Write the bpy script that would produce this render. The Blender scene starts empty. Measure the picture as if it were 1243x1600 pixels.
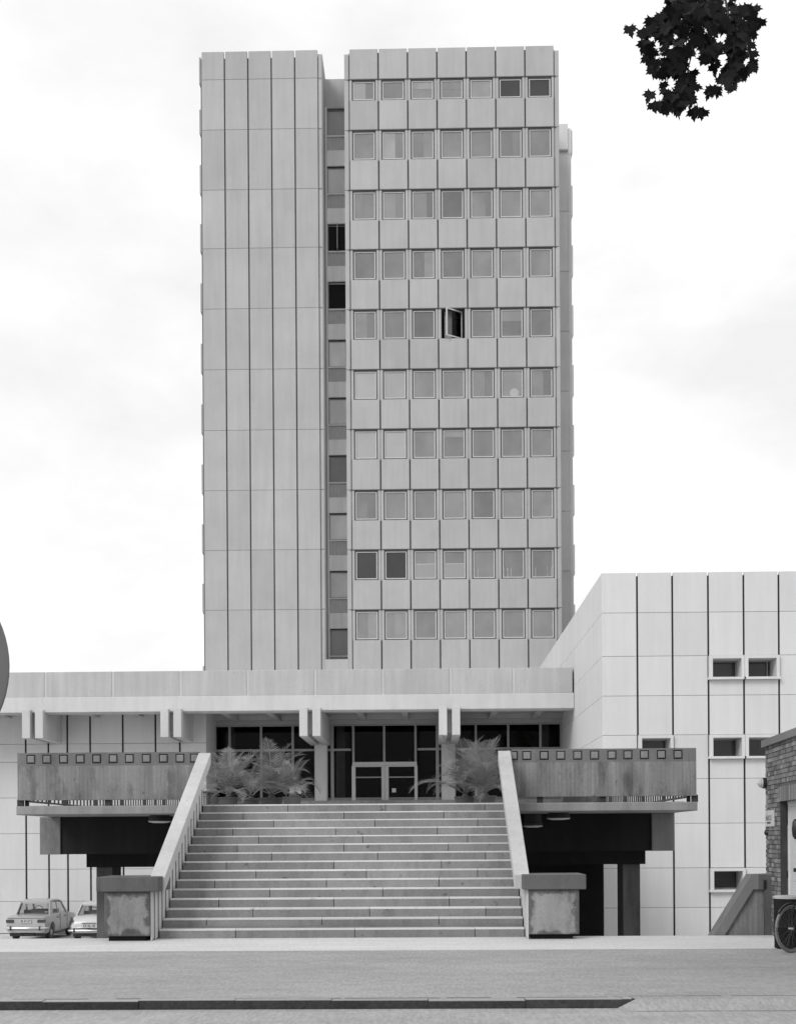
import bpy, math, random
from mathutils import Vector, Matrix
random.seed(7)
R = math.radians
scn = bpy.context.scene
COL = scn.collection

# ------------------------------------------------------------------ camera
F = 2100.0; EYE = 1.67
cam_rot = Matrix.Rotation(R(1.24), 3, 'Z') @ Matrix.Rotation(R(90), 3, 'X') @ Matrix.Rotation(R(-0.36), 3, 'Z')
cd = bpy.data.cameras.new('camera'); cam = bpy.data.objects.new('camera', cd); COL.objects.link(cam)
cam.matrix_world = Matrix.Translation((0, 0, EYE)) @ cam_rot.to_4x4()
cd.lens = F / 1600 * 36; cd.sensor_width = 36; cd.shift_y = 510 / 1600; cd.clip_start = 0.1; cd.clip_end = 6000
scn.camera = cam

def P(px, py, Y):
    d = cam_rot @ Vector(((px - 621.5) / F, (1310 - py) / F, -1))
    t = Y / d.y
    return d.x * t, EYE + d.z * t
def PX(px, py, Y): return P(px, py, Y)[0]
def PZ(px, py, Y): return P(px, py, Y)[1]

# ------------------------------------------------------------------ mesh builder
class MB:
    def __init__(s): s.v = []; s.f = []; s.t = []; s.m = []; s.mi = 0
    def add(s, vs, fs, tone=1.0):
        b = len(s.v); s.v += [tuple(v) for v in vs]
        for f in fs: s.f.append([b + i for i in f]); s.t.append(tone); s.m.append(s.mi)
    def box(s, x0, x1, y0, y1, z0, z1, tone=1.0):
        s.add([(x0,y0,z0),(x1,y0,z0),(x1,y1,z0),(x0,y1,z0),(x0,y0,z1),(x1,y0,z1),(x1,y1,z1),(x0,y1,z1)],
              [(0,3,2,1),(4,5,6,7),(0,1,5,4),(1,2,6,5),(2,3,7,6),(3,0,4,7)], tone)
    def cbox(s, x0, x1, y0, y1, z0, z1, c=0.02, tone=1.0):   # front (y0) edges chamfered
        v = [(x0,y1,z0),(x1,y1,z0),(x1,y1,z1),(x0,y1,z1),
             (x0,y0+c,z0),(x1,y0+c,z0),(x1,y0+c,z1),(x0,y0+c,z1),
             (x0+c,y0,z0+c),(x1-c,y0,z0+c),(x1-c,y0,z1-c),(x0+c,y0,z1-c)]
        f = [(0,3,2,1),(8,9,10,11),(0,1,5,4),(1,2,6,5),(2,3,7,6),(3,0,4,7),(4,5,9,8),(5,6,10,9),(6,7,11,10),(7,4,8,11)]
        s.add(v, f, tone)
    def prism(s, poly, a0, a1, axis='y', tone=1.0):
        n = len(poly)
        def mk(p, a):
            if axis == 'y': return (p[0], a, p[1])
            if axis == 'x': return (a, p[0], p[1])
            return (p[0], p[1], a)
        vs = [mk(p, a0) for p in poly] + [mk(p, a1) for p in poly]
        fs = [tuple(range(n)), tuple(range(2*n-1, n-1, -1))] + [(i, i+n, (i+1) % n + n, (i+1) % n) for i in range(n)]
        s.add(vs, fs, tone)
    def cyl(s, c, r, h, n=20, axis='z', r2=None, tone=1.0):
        r2 = r if r2 is None else r2; vs = []
        for k, rr in ((0, r), (1, r2)):
            for i in range(n):
                a = 2*math.pi*i/n; p = (rr*math.cos(a), rr*math.sin(a), h*k)
                if axis == 'y': p = (p[0], p[2], p[1])
                if axis == 'x': p = (p[2], p[0], p[1])
                vs.append((c[0]+p[0], c[1]+p[1], c[2]+p[2]))
        fs = [tuple(range(n)), tuple(range(2*n-1, n-1, -1))] + [(i, (i+1) % n, (i+1) % n+n, i+n) for i in range(n)]
        s.add(vs, fs, tone)
    def tube(s, pts, r, n=6, closed=False, tone=1.0):
        pts = [Vector(p) for p in pts]; m = len(pts); rs = r if isinstance(r, (list, tuple)) else [r]*m; vs = []
        for i, p in enumerate(pts):
            if closed: t = pts[(i+1) % m] - pts[i-1]
            else: t = pts[min(i+1, m-1)] - pts[max(i-1, 0)]
            t = t.normalized() if t.length > 1e-9 else Vector((0,0,1))
            u = t.cross(Vector((0,0,1)));
            if u.length < 0.05: u = t.cross(Vector((0,1,0)))
            u.normalize(); w = t.cross(u)
            for k in range(n):
                a = 2*math.pi*k/n; vs.append(p + (u*math.cos(a) + w*math.sin(a))*rs[i])
        fs = []
        for i in range(m if closed else m-1):
            j = (i+1) % m
            for k in range(n): fs.append((i*n+k, i*n+(k+1) % n, j*n+(k+1) % n, j*n+k))
        if not closed: fs += [tuple(range(n-1, -1, -1)), tuple(range((m-1)*n, m*n))]
        s.add(vs, fs, tone)
    def lathe(s, prof, c=(0,0,0), n=24, tone=1.0):            # prof [(r,z)]
        vs = []
        for r, z in prof:
            for k in range(n):
                a = 2*math.pi*k/n; vs.append((c[0]+r*math.cos(a), c[1]+r*math.sin(a), c[2]+z))
        fs = []
        for i in range(len(prof)-1):
            for k in range(n): fs.append((i*n+k, i*n+(k+1) % n, (i+1)*n+(k+1) % n, (i+1)*n+k))
        fs += [tuple(range(n-1, -1, -1)), tuple(range((len(prof)-1)*n, len(prof)*n))]
        s.add(vs, fs, tone)
    def build(s, name, mat, parent=None, smooth=False, org=None, recalc=False):
        o0 = Vector(org) if org is not None else (Vector(parent['_o']) if parent is not None and '_o' in parent else Vector((0,0,0)))
        me = bpy.data.meshes.new(name)
        me.from_pydata([tuple(Vector(v) - o0) for v in s.v], [], s.f)
        mats = mat if isinstance(mat, (list, tuple)) else [mat]
        for mm in mats: me.materials.append(mm)
        if len(mats) > 1: me.polygons.foreach_set('material_index', s.m)
        at = me.color_attributes.new('tone', 'FLOAT_COLOR', 'CORNER')
        arr = []
        for p, t in zip(me.polygons, s.t): arr += [t, t, t, 1.0] * p.loop_total
        at.data.foreach_set('color', arr)
        if recalc:
            import bmesh
            bm = bmesh.new(); bm.from_mesh(me); bmesh.ops.recalc_face_normals(bm, faces=bm.faces); bm.to_mesh(me); bm.free()
        if smooth:
            me.polygons.foreach_set('use_smooth', [True]*len(me.polygons))
            if smooth != 'all': me.set_sharp_from_angle(angle=R(35))
        me.update()
        o = bpy.data.objects.new(name, me); COL.objects.link(o)
        if parent is not None:
            o.parent = parent; o['_o'] = tuple(o0)
        else:
            o.location = o0; o['_o'] = tuple(o0)
        return o
def thing(name, label, cat, loc=(0,0,0), rotz=0, group=None):
    o = bpy.data.objects.new(name, None); COL.objects.link(o)
    o.empty_display_size = 0.3
    o.location = loc; o.rotation_euler = (0,0,rotz); o['_o'] = tuple(loc)
    o['label'] = label; o['category'] = cat
    if group: o['group'] = group
    return o
def tag(o, label, cat, group=None):
    o['label'] = label; o['category'] = cat
    if group: o['group'] = group
    return o
def local(o): o['_o'] = (0.0, 0.0, 0.0); return o
def struct(o): o['kind'] = 'structure'; return o

# ------------------------------------------------------------------ materials
def newmat(name):
    m = bpy.data.materials.new(name); m.use_nodes = True
    nt = m.node_tree; bs = nt.nodes['Principled BSDF']
    return m, nt, bs
def N(nt, typ, **kw):
    n = nt.nodes.new(typ)
    for k, v in kw.items():
        if k.startswith('i_'): n.inputs[k[2:].replace('_', ' ')].default_value = v
        else: setattr(n, k, v)
    return n
def L(nt, a, b): nt.links.new(a, b)
def math_(nt, op, a, b=None, clamp=False):
    n = nt.nodes.new('ShaderNodeMath'); n.operation = op; n.use_clamp = clamp
    for i, x in enumerate((a, b)):
        if x is None: continue
        if isinstance(x, (int, float)): n.inputs[i].default_value = x
        else: nt.links.new(x, n.inputs[i])
    return n.outputs[0]
def noise(nt, vec, scale, detail=4, rough=0.55, sx=(1,1,1), off=(0,0,0)):
    mp = nt.nodes.new('ShaderNodeMapping'); mp.inputs['Scale'].default_value = sx; mp.inputs['Location'].default_value = off
    nt.links.new(vec, mp.inputs['Vector'])
    n = nt.nodes.new('ShaderNodeTexNoise'); n.inputs['Scale'].default_value = scale
    n.inputs['Detail'].default_value = detail; n.inputs['Roughness'].default_value = rough
    nt.links.new(mp.outputs[0], n.inputs['Vector']); return n.outputs[0]
def remap(nt, v, a, b, c, d):
    n = nt.nodes.new('ShaderNodeMapRange'); n.inputs[1].default_value = a; n.inputs[2].default_value = b
    n.inputs[3].default_value = c; n.inputs[4].default_value = d; nt.links.new(v, n.inputs[0]); return n.outputs[0]
def coords(nt): return nt.nodes.new('ShaderNodeTexCoord').outputs['Object']

def concrete(name, base, blotch=0.12, streak=0.10, grain=0.06, stain=0.0, plank=0.0, stain_scale=1.2, rough=0.9, bump=0.25, pit=0.0, speck=0.0, edge=0.0):
    m, nt, bs = newmat(name); co = coords(nt)
    at = N(nt, 'ShaderNodeAttribute', attribute_name='tone')
    v = at.outputs['Fac']
    a = remap(nt, noise(nt, co, 0.45, 5), .3, .7, 1-blotch, 1+blotch)
    b = remap(nt, noise(nt, co, 1.6, 5, .6, (2.2, 2.2, .18)), .3, .7, 1-streak, 1+streak)
    g = remap(nt, noise(nt, co, 26, 4, .7), .25, .75, 1-grain, 1+grain)
    v = math_(nt, 'MULTIPLY', v, a); v = math_(nt, 'MULTIPLY', v, b); v = math_(nt, 'MULTIPLY', v, g)
    hb = g
    if plank:
        sep = N(nt, 'ShaderNodeSeparateXYZ'); L(nt, co, sep.inputs[0])
        xy = math_(nt, 'ADD', sep.outputs[0], sep.outputs[1])
        q = math_(nt, 'DIVIDE', xy, plank)
        fl = math_(nt, 'FLOOR', q); fr = math_(nt, 'FRACT', q)
        wn = N(nt, 'ShaderNodeTexWhiteNoise', noise_dimensions='1D'); L(nt, fl, wn.inputs['W'])
        pv = remap(nt, wn.outputs[0], 0, 1, .91, 1.07)
        ln = math_(nt, 'LESS_THAN', fr, .09)
        ln = math_(nt, 'SUBTRACT', 1, math_(nt, 'MULTIPLY', ln, .26))
        v = math_(nt, 'MULTIPLY', v, pv); v = math_(nt, 'MULTIPLY', v, ln)
        fine = remap(nt, noise(nt, co, 9, 4, .6, (3, 3, .25)), .3, .7, .93, 1.07)
        v = math_(nt, 'MULTIPLY', v, fine); hb = math_(nt, 'MULTIPLY', hb, ln)
    if stain:
        s1 = noise(nt, co, stain_scale, 6, .68, (1.5, 1.5, .6), (3.1, 1.7, 9.2))
        sm = remap(nt, s1, .50, .66, 0, stain)
        v = math_(nt, 'MULTIPLY', v, math_(nt, 'SUBTRACT', 1, sm))
    if pit:
        p1 = noise(nt, co, 7, 3, .5, (1,1,1), (7,7,7))
        v = math_(nt, 'MULTIPLY', v, math_(nt, 'SUBTRACT', 1, remap(nt, p1, .68, .74, 0, pit)))
    if edge:
        gc = nt.nodes.new('ShaderNodeTexCoord').outputs['Generated']; sp_ = N(nt, 'ShaderNodeSeparateXYZ'); L(nt, gc, sp_.inputs[0])
        ax = math_(nt, 'MINIMUM', sp_.outputs[0], math_(nt, 'SUBTRACT', 1, sp_.outputs[0])); az_ = math_(nt, 'MINIMUM', math_(nt, 'ADD', sp_.outputs[2], .03), math_(nt, 'SUBTRACT', 1, sp_.outputs[2]))
        dd = math_(nt, 'ADD', math_(nt, 'MINIMUM', ax, az_), remap(nt, noise(nt, co, 3.2, 6, .65), .3, .7, -.13, .13))
        v = math_(nt, 'MULTIPLY', v, remap(nt, dd, .07, .13, 1-edge, 1))
    if speck:
        f0 = noise(nt, co, 3.5, 4, .6, (1, 1, 1), (2, 2, 1)); v = math_(nt, 'MULTIPLY', v, remap(nt, f0, .3, .7, 1-speck*.35, 1+speck*.35))
        f4 = noise(nt, co, 6, 3, .5, (.5, 1, 1), (4, 8, 3)); v = math_(nt, 'MULTIPLY', v, remap(nt, f4, .69, .74, 1, .80))
        f1 = noise(nt, co, 30, 3, .75, (1, .14, 1), (5, 2, 1))
        v = math_(nt, 'MULTIPLY', v, remap(nt, f1, .3, .7, 1-speck, 1+speck))
        f2 = noise(nt, co, 1.1, 5, .65, (.35, 1.6, 1), (9, 4, 1))
        v = math_(nt, 'MULTIPLY', v, remap(nt, f2, .3, .7, 1-speck*.5, 1+speck*.5))
        f3 = noise(nt, co, 16, 2, .5, (1, 1, 1), (1, 8, 3))
        v = math_(nt, 'MULTIPLY', v, remap(nt, f3, .70, .76, 1, .72))
    v = math_(nt, 'MULTIPLY', v, base)
    cc = N(nt, 'ShaderNodeCombineColor'); [L(nt, v, cc.inputs[i]) for i in range(3)]
    L(nt, cc.outputs[0], bs.inputs['Base Color'])
    bs.inputs['Roughness'].default_value = rough; bs.inputs['Specular IOR Level'].default_value = 0.25
    bp = N(nt, 'ShaderNodeBump'); bp.inputs['Strength'].default_value = bump; bp.inputs['Distance'].default_value = 0.02
    L(nt, hb, bp.inputs['Height']); L(nt, bp.outputs[0], bs.inputs['Normal'])
    return m
def plain(name, c, rough=0.5, metal=0.0, spec=0.5, var=0.06, scale=4, coat=0, tone=False):
    m, nt, bs = newmat(name); co = coords(nt)
    v = math_(nt, 'MULTIPLY', remap(nt, noise(nt, co, scale, 4), .3, .7, 1-var, 1+var), c)
    if tone:
        at = N(nt, 'ShaderNodeAttribute', attribute_name='tone'); v = math_(nt, 'MULTIPLY', v, at.outputs['Fac'])
    cc = N(nt, 'ShaderNodeCombineColor'); [L(nt, v, cc.inputs[i]) for i in range(3)]
    L(nt, cc.outputs[0], bs.inputs['Base Color'])
    bs.inputs['Roughness'].default_value = rough; bs.inputs['Metallic'].default_value = metal
    bs.inputs['Specular IOR Level'].default_value = spec; bs.inputs['Coat Weight'].default_value = coat
    return m
def glass(name, tint=0.75, refl=1.0, ior=1.35):
    m = bpy.data.materials.new(name); m.use_nodes = True; nt = m.node_tree; nt.nodes.clear()
    out = N(nt, 'ShaderNodeOutputMaterial'); mx = N(nt, 'ShaderNodeMixShader'); fr = N(nt, 'ShaderNodeFresnel'); fr.inputs[0].default_value = ior
    tr = N(nt, 'ShaderNodeBsdfTransparent'); tr.inputs[0].default_value = (tint,)*3 + (1,)
    gl = N(nt, 'ShaderNodeBsdfGlossy'); gl.inputs['Roughness'].default_value = 0.02; gl.inputs['Color'].default_value = (refl,)*3 + (1,)
    L(nt, fr.outputs[0], mx.inputs[0]); L(nt, tr.outputs[0], mx.inputs[1]); L(nt, gl.outputs[0], mx.inputs[2]); L(nt, mx.outputs[0], out.inputs[0])
    return m
M = {}
M['tower'] = concrete('tower_concrete', .425, .06, .05, .05, pit=.10)
M['recess'] = concrete('recess_concrete', .80, .06, .08, .04)
M['tower2'] = concrete('tower_concrete_dull', .60, .06, .04, .05)
M['roof'] = concrete('pale_bounce_roof', .60, .06, .0, .1)  # unseen roof made pale to bounce light onto the tower
M['joint'] = plain('joint_dark', .15, .9, var=.1)
M['joint2'] = plain('joint_black', .02, .9, var=.1)
M['white'] = concrete('pale_panel', .62, .03, .035, .04, bump=.15, pit=.04)
M['jointp'] = plain('joint_pale', .42, .9, var=.1)
M['fascia'] = concrete('fascia_concrete', .46, .07, .09, .07, pit=.12)
M['band'] = concrete('cast_beam_concrete', .58, .06, .05, .06, pit=.1, stain=.06)
M['soffit'] = concrete('soffit_concrete', .42, .08, .04, .04)
M['board'] = concrete('board_marked_concrete', .225, .16, .26, .12, stain=.42, plank=.083, stain_scale=1.8, pit=.4)
M['boardband'] = concrete('damp_band_concrete', .165, .16, .10, .10, stain=.3)
M['inset'] = concrete('inset_block_concrete', .23, .15, .1, .1, stain=.2)
M['slab'] = concrete('slab_concrete', .29, .14, .16, .10, stain=.2, pit=.2)
M['girder'] = concrete('girder_concrete', .22, .12, .22, .07, stain=.3)
M['girder_d'] = concrete('shaded_girder_concrete', .022, .2, .2, .07)  # near-black: shade under the terrace put into the beam colour
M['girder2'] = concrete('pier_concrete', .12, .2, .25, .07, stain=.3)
M['dark'] = plain('shaded_render', .012, .95, var=.2)  # darkened so the colour itself carries the under-terrace shade
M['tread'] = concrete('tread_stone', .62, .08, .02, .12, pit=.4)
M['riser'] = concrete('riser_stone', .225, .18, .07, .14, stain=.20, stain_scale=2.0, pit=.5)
M['railcap'] = concrete('handrail_concrete', .50, .14, .05, .10, pit=.25, stain=.10)
M['slat'] = concrete('baluster_concrete', .56, .08, .08, .05)
M['block'] = concrete('weathered_block', .24, .20, .24, .14, stain=.35, stain_scale=1.8, pit=.4, edge=.55)
M['blockcap'] = concrete('damp_block_cap', .115, .18, .08, .09, stain=.25)
M['blockcap2'] = concrete('parapet_coping', .19, .15, .12, .09, stain=.2)
M['strip'] = concrete('paving_strip', .56, .05, .0, .05, pit=.1, bump=.15, speck=.10)
M['asphalt'] = concrete('worn_asphalt', .315, .06, .0, .10, bump=.35, speck=.18)
M['road'] = concrete('road_surface', .35, .06, .0, .10, bump=.35, speck=.18)
M['kerb'] = concrete('dirty_shaded_kerb', .042, .3, .1, .35, speck=.2)  # dirt on the face, with its shade painted in as well
M['kerbtop'] = concrete('kerb_top', .34, .1, .0, .12, pit=.2)
M['lot'] = concrete('parking_surface', .60, .1, .0, .08)
M['bricks'] = concrete('clay_bricks', .19, .12, .05, .16, bump=.5)
M['mortar'] = concrete('mortar', .13, .1, .0, .15)
M['coping'] = concrete('coping_stone', .20, .15, .0, .1)
M['doorp'] = plain('door_paint', .60, .5, var=.05)
M['black'] = plain('black_paint', .015, .4)
M['iron'] = plain('dark_iron', .03, .6)
M['alu'] = plain('aluminium', .30, .45, metal=.0, var=.08)
M['frame'] = plain('window_frame_pale', .56, .5)
M['frame_d'] = plain('window_frame_dark', .045, .6)
M['kick'] = plain('kick_panel', .22, .5)
M['rib'] = plain('ribbed_panel', .48, .6, tone=True)
def pane(name, c, rough=.06, ior=1.6, cur=0.14):
    m, nt, bs = newmat(name); co = coords(nt)
    oi = N(nt, 'ShaderNodeObjectInfo')
    rv = remap(nt, oi.outputs['Random'], 0, 1, .78, 1.18)
    va = N(nt, 'ShaderNodeVectorMath', operation='ADD'); L(nt, co, va.inputs[0]); rs_ = math_(nt, 'MULTIPLY', oi.outputs['Random'], 90); cx_ = N(nt, 'ShaderNodeCombineXYZ'); [L(nt, rs_, cx_.inputs[i]) for i in range(3)]; L(nt, cx_.outputs[0], va.inputs[1])
    sep = N(nt, 'ShaderNodeSeparateXYZ'); L(nt, co, sep.inputs[0])
    sky_blotch = remap(nt, noise(nt, va.outputs[0], .9, 3, .5, (1, 1, .8)), .3, .7, 1-cur, 1+cur)  # cloud-like blotches paint sky reflections into the pane colour
    v = math_(nt, 'MULTIPLY', math_(nt, 'MULTIPLY', rv, sky_blotch), c)
    cc = N(nt, 'ShaderNodeCombineColor'); [L(nt, v, cc.inputs[i]) for i in range(3)]
    L(nt, cc.outputs[0], bs.inputs['Base Color'])
    bs.inputs['Roughness'].default_value = rough; bs.inputs['IOR'].default_value = ior
    # slightly wavy old glass
    bp = N(nt, 'ShaderNodeBump'); bp.inputs['Strength'].default_value = .12; bp.inputs['Distance'].default_value = .02
    L(nt, noise(nt, co, .9, 2, .5), bp.inputs['Height']); L(nt, bp.outputs[0], bs.inputs['Normal'])
    return m
M['pane_m'] = pane('pane_curtain', .225)
M['pane_l'] = pane('pane_blind', .38, cur=.04)
M['pane_r'] = pane('pane_recess', .72)
M['pane_l2'] = pane('pane_thin_curtain', .28)
M['pane_d'] = pane('pane_dim', .17)
M['pane_k'] = pane('pane_dark', .05, ior=1.4)
M['void'] = plain('unlit_dark', .01, .9)  # near-black stands in for unlit rooms and slat gaps
M['glass'] = glass('entrance_glass', .70, .5, 1.2)
M['carglass'] = glass('car_glass', .80, .8, 1.4)
M['leafp'] = None

# ------------------------------------------------------------------ ground
ZL = -2.30
g = MB(); g.add([(-1500,-800,ZL-.02),(1500,-800,ZL-.02),(1500,2500,ZL-.02),(-1500,2500,ZL-.02)], [(0,1,2,3)])
struct(g.build('ground', M['lot'], org=(0,0,ZL)))
YE = 22.72; YS = 20.05; YK = 13.98
XA, XB = -300, 300
g = MB(); g.box(XA, XB, -80, YK-.13, ZL, -.088); struct(g.build('road', M['road']))
g = MB(); g.box(XA, XB, YK+.03, YS, ZL, 0.0); struct(g.build('pavement', M['asphalt']))
g = MB(); g.box(XA, XB, YS, YE, ZL, 0.004); struct(g.build('paving_strip', M['strip']))
# kerb: flush stones up to the dropped crossing on the right
XD = PX(985, 1560, YK)
g = MB(); x = -60.0; k = 0
while x < XD - .02:
    x1 = min(x + 1.0, XD)
    j = random.uniform(-.008, .006)
    g.mi = 0; g.box(x+.001, x1-.001, YK-.115+j*1.5, YK+.02, ZL, -.004+j, random.uniform(.8, 1.2))
    g.mi = 1; g.box(x+.004, x1-.004, YK-.105+j, YK+.03, -.004+j, .003+j, random.uniform(.9, 1.1))
    x = x1
struct(g.build('kerb', [M['kerb'], M['kerbtop']]))
g = MB()
pr_ = [(XD-.01, YK+.10, .006), (XD+.03, YK-.10, .001), (XD-.02, YK-.24, -.05), (XD-.12, YK-.38, -.086), (XD-.16, YK-.14, -.086)]
g.add(pr_ + [(XB,YK+.10,.006), (XB,YK-.10,.001), (XB,YK-.24,-.05), (XB,YK-.38,-.086)], [(0,1,6,5), (1,2,7,6), (2,3,8,7), (1,4,3,2)])
struct(g.build('kerb_ramp', M['asphalt']))
# thin dirt seams along the crossing
g = MB()
for yy, zz in ((YK+.12, .004), (YK-.40, -.087)):
    x = XD
    while x < 12:
        w = random.uniform(.3, .9); g.box(x, x+w, yy+random.uniform(-.01,.01), yy+random.uniform(.015,.03), zz, zz+.002); x += w+random.uniform(0,.12)
x = -30
while x < XD:
    w = random.uniform(.4, 1.2); y0 = YK+.06+random.uniform(-.01,.01); g.box(x, x+w, y0, y0+.012, .001, .005); x += w+random.uniform(.02,.3)
struct(g.build('pavement_cracks', plain('crack_dirt', .12, .9)))

# ------------------------------------------------------------------ office tower
YT = 74.0
tower = thing('office_tower', 'tall grey concrete high-rise with rows of square windows behind the entrance block', 'tower', (PX(590, 1000, YT), YT, ZL))
def tx(px, py=460, Y=YT): return PX(px, py, Y)
def tz(py, px=700, Y=YT): return PZ(px, py, Y)
def rnd(): return random.choice((1, 1, 1, 1, .94))*random.uniform(.97, 1.03)
rx = [tx(547 + 45.8*k) for k in range(8)]           # right block module edges
lx = [tx(316.3 + 36.54*k) for k in range(6)]        # left block
lint = [121, 200.2, 294, 387.2, 481, 575, 668.4, 763.5, 857, 951]   # lintel line (spandrel bottom)
wbot = [153.7, 247, 341, 434.5, 528, 622, 715.5, 811, 904.5, 998.5]
ztop = tz(74.0); zlow = tz(1110)
zl_ = [tz(v) for v in lint]; zb_ = [tz(v) for v in wbot]
XL0 = tx(314.9); XLr = tx(505.2); XR0 = tx(539.6); XR1 = tx(874.6)
core = MB()
core.box(XL0, XLr-.12, YT+.16, YT+14, ZL, ztop-.3)                      # left core
core.box(XR0+.12, rx[0]+.0, YT+.16, YT+14, ZL, ztop-.3)
core.box(rx[7], XR1-.12, YT+.16, YT+12, ZL, ztop-.3)
# right block core is left open behind the windows: floor bands
zb_prev = ztop-.13
for a, b in zip(zl_, zb_):
    core.box(rx[0], rx[7], YT+.16, YT+12, a, zb_prev); zb_prev = b
core.box(rx[0], rx[7], YT+.16, YT+12, ZL, zb_prev)
for k in range(1, 7):
    pass
core.build('wall', M['joint'], tower)
vo = MB(); vo.box(rx[0]+.01, rx[7]-.01, YT+1.6, YT+1.7, zlow, ztop-1.5); vo.build('room_wall', M['void'], tower)
cl = MB()
# left block panels
hz = [ztop-.02] + [PZ(400, v, YT) for v in (123.5, 202, 296, 387.6, 482, 577, 672, 766, 859.5, 953)] + [zlow]
hz[0] = PZ(400, 79.5, YT)
for c in range(5):
    for r in range(len(hz)-1):
        cl.cbox(lx[c]+.036, lx[c+1]-.036, YT, YT+.2, hz[r+1]+.005, hz[r]-.005, .016, rnd())
for r in range(len(hz)-1):   # right corner flange pieces
    cl.cbox(lx[5]-.02, XLr, YT+.07, YT+2.55, hz[r+1]+.004, hz[r]-.004-(.17 if r == 0 else 0), .05, rnd())
# right block
def vwin(c): # window x range
    m_ = (rx[c]+rx[c+1])/2; return m_-.65, m_+.65
tops = [ztop] + zb_
bots = zl_ + [zlow]
for c in range(7):
    for r in range(11):
        t1 = tops[r]-(0 if r == 0 else .02); b1 = bots[r]
        if r == 0: t1 = PZ((547+45.8*c)+23, 72.8+(6-c)*.0+ (0), YT) if False else ztop
        cl.cbox(rx[c]+.038, rx[c+1]-.038, YT, YT+.17, b1, t1, .022, rnd())
for r in range(10):
    for c in range(7):
        w0, w1 = vwin(c)
        # jamb strips either side of each window
        cl.cbox(rx[c]+.02, w0, YT+.05, YT+.35, zb_[r]-.02, zl_[r], .02, rnd())
        cl.cbox(w1, rx[c+1]-.02, YT+.05, YT+.35, zb_[r]-.02, zl_[r], .02, rnd())
        if c: cl.box(rx[c]-.03, rx[c]+.03, YT+.085, YT+.3, zb_[r]-.05, zl_[r], .88)
        # thin sill + lintel edge
        cl.box(w0, w1, YT+.07, YT+.4, zb_[r]-.05, zb_[r]-.005, .5)
        cl.box(w0, w1, YT+.10, YT+.4, zl_[r], zl_[r]+.05, .8)
    cl.box(rx[0]-.08, rx[7]+.08, YT+.02, YT+.36, zl_[r]-.03, zl_[r]-.001, .22)  # dark strip paints the shadow line under the spandrels
# flanges of right block
fz = [ztop-.22] + zl_ + [zlow]
for r in range(11):
    cl.cbox(XR0, rx[0]-.01, YT+.07, YT+2.55, fz[r+1]+.006, fz[r]-.006, .03, rnd())
    cl.cbox(rx[7]+.01, XR1, YT+.07, YT+2.0, fz[r+1]+.006, fz[r]-.006, .03, rnd())
    if r == 0: continue
# side facade spandrels (notched silhouette)
zf = [hz[0]-.15] + hz[1:]
for r in range(len(hz)-1):
    H = zf[r]-zf[r+1]
    cut = .5 if r else 0
    zt = zf[r] - (H*.54 if r else 0)
    for sgn, X0 in ((-1, XL0), ):
        for k in range(6):
            cl.cbox(X0-.10, X0, YT+.25+k*1.9, YT+2.1+k*1.9, zf[r+1]-.05, zt, .0, rnd())
            cl.box(X0-.055, X0, YT+.25+k*1.9, YT+2.1+k*1.9, zf[r+1]-.15, zf[r+1]-.05, .55)
cl.build('cladding', M['tower'], tower)
# rear right block
YR = 82.0
rb = MB()
rt = PZ(880, 194.5, YR); XRR = PX(887.8, 460, YR); XR3 = PX(893.2, 460, YR)
rb.cbox(XR1-1.2, XRR, YR-.1, YR+8, PZ(880, 235, YR), rt, .03, 1.05)
rb.cbox(XRR, XR3, YR+.1, YR+8, PZ(880, 240, YR), rt-.18, .03, 1.1)
zz = PZ(880, 235, YR); pitch = 93.6/2100*YR
k = 0
while zz > -1:
    rb.cbox(XR1-1.2, XRR, YR+.12, YR+8, zz-pitch+.015, zz, .02, rnd()*.93)
    rb.cbox(XRR, XR3, YR+.12, YR+8, zz-pitch, zz, .02, rnd()*1.08)
    rb.cbox(XR3, XR3+.10, YR+.3, YR+8, zz-pitch-.15, zz-pitch*.52-.1, .0, 1.1)
    rb.box(XR3, XR3+.05, YR+.3, YR+8, zz-pitch-.25, zz-pitch-.15, .5)
    zz -= pitch
rb.box(XR3-2, XR3+.1, YR+.3, YR+8, rt-1.6, rt-.2, 1)
rb.build('rear_block', M['tower2'], tower)
# roof deck
rf = MB(); rf.box(XL0+.3, XLr-.3, YT+.3, YT+13.8, ztop-.8, ztop-.7); rf.box(XR0+.3, XR1-.3, YT+.3, YT+11.8, ztop-.8, ztop-.7)
rf.build('roof', M['tower2'], tower)
# windows
codes = ['mmmmmkk', 'mmmmmmm', 'mmmdmmm', 'mmmmmmm', 'mmdommm', 'llmmmmm', 'llmmmmm', 'dmmmmmm', 'kkllmmd', 'mmmmmmm']
def window_meshes(w, h, fr=.05, dk=.03):
    a = MB()   # frame: dark outer rebate painting the gap shadow + pale sash; origin at centre-bottom, front face y=0
    a.mi = 1
    a.box(-w/2, -w/2+dk, 0, .12, 0, h); a.box(w/2-dk, w/2, 0, .12, 0, h)
    a.box(-w/2+dk, w/2-dk, -.02, .12, h-dk*1.8, h+.03); a.box(-w/2+dk, w/2-dk, 0, .12, 0, dk*.7)
    a.mi = 0
    x0, x1, z0, z1 = -w/2+dk, w/2-dk, dk*.7, h-dk*1.8
    a.box(x0, x0+fr, .02, .10, z0, z1); a.box(x1-fr, x1, .02, .10, z0, z1)
    a.box(x0+fr, x1-fr, .02, .10, z0, z0+fr); a.box(x0+fr, x1-fr, .02, .10, z1-fr, z1)
    p = MB(); p.box(x0+fr-.004, x1-fr+.004, .06, .075, z0+fr-.004, z1-fr+.004)
    return a, p
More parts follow.
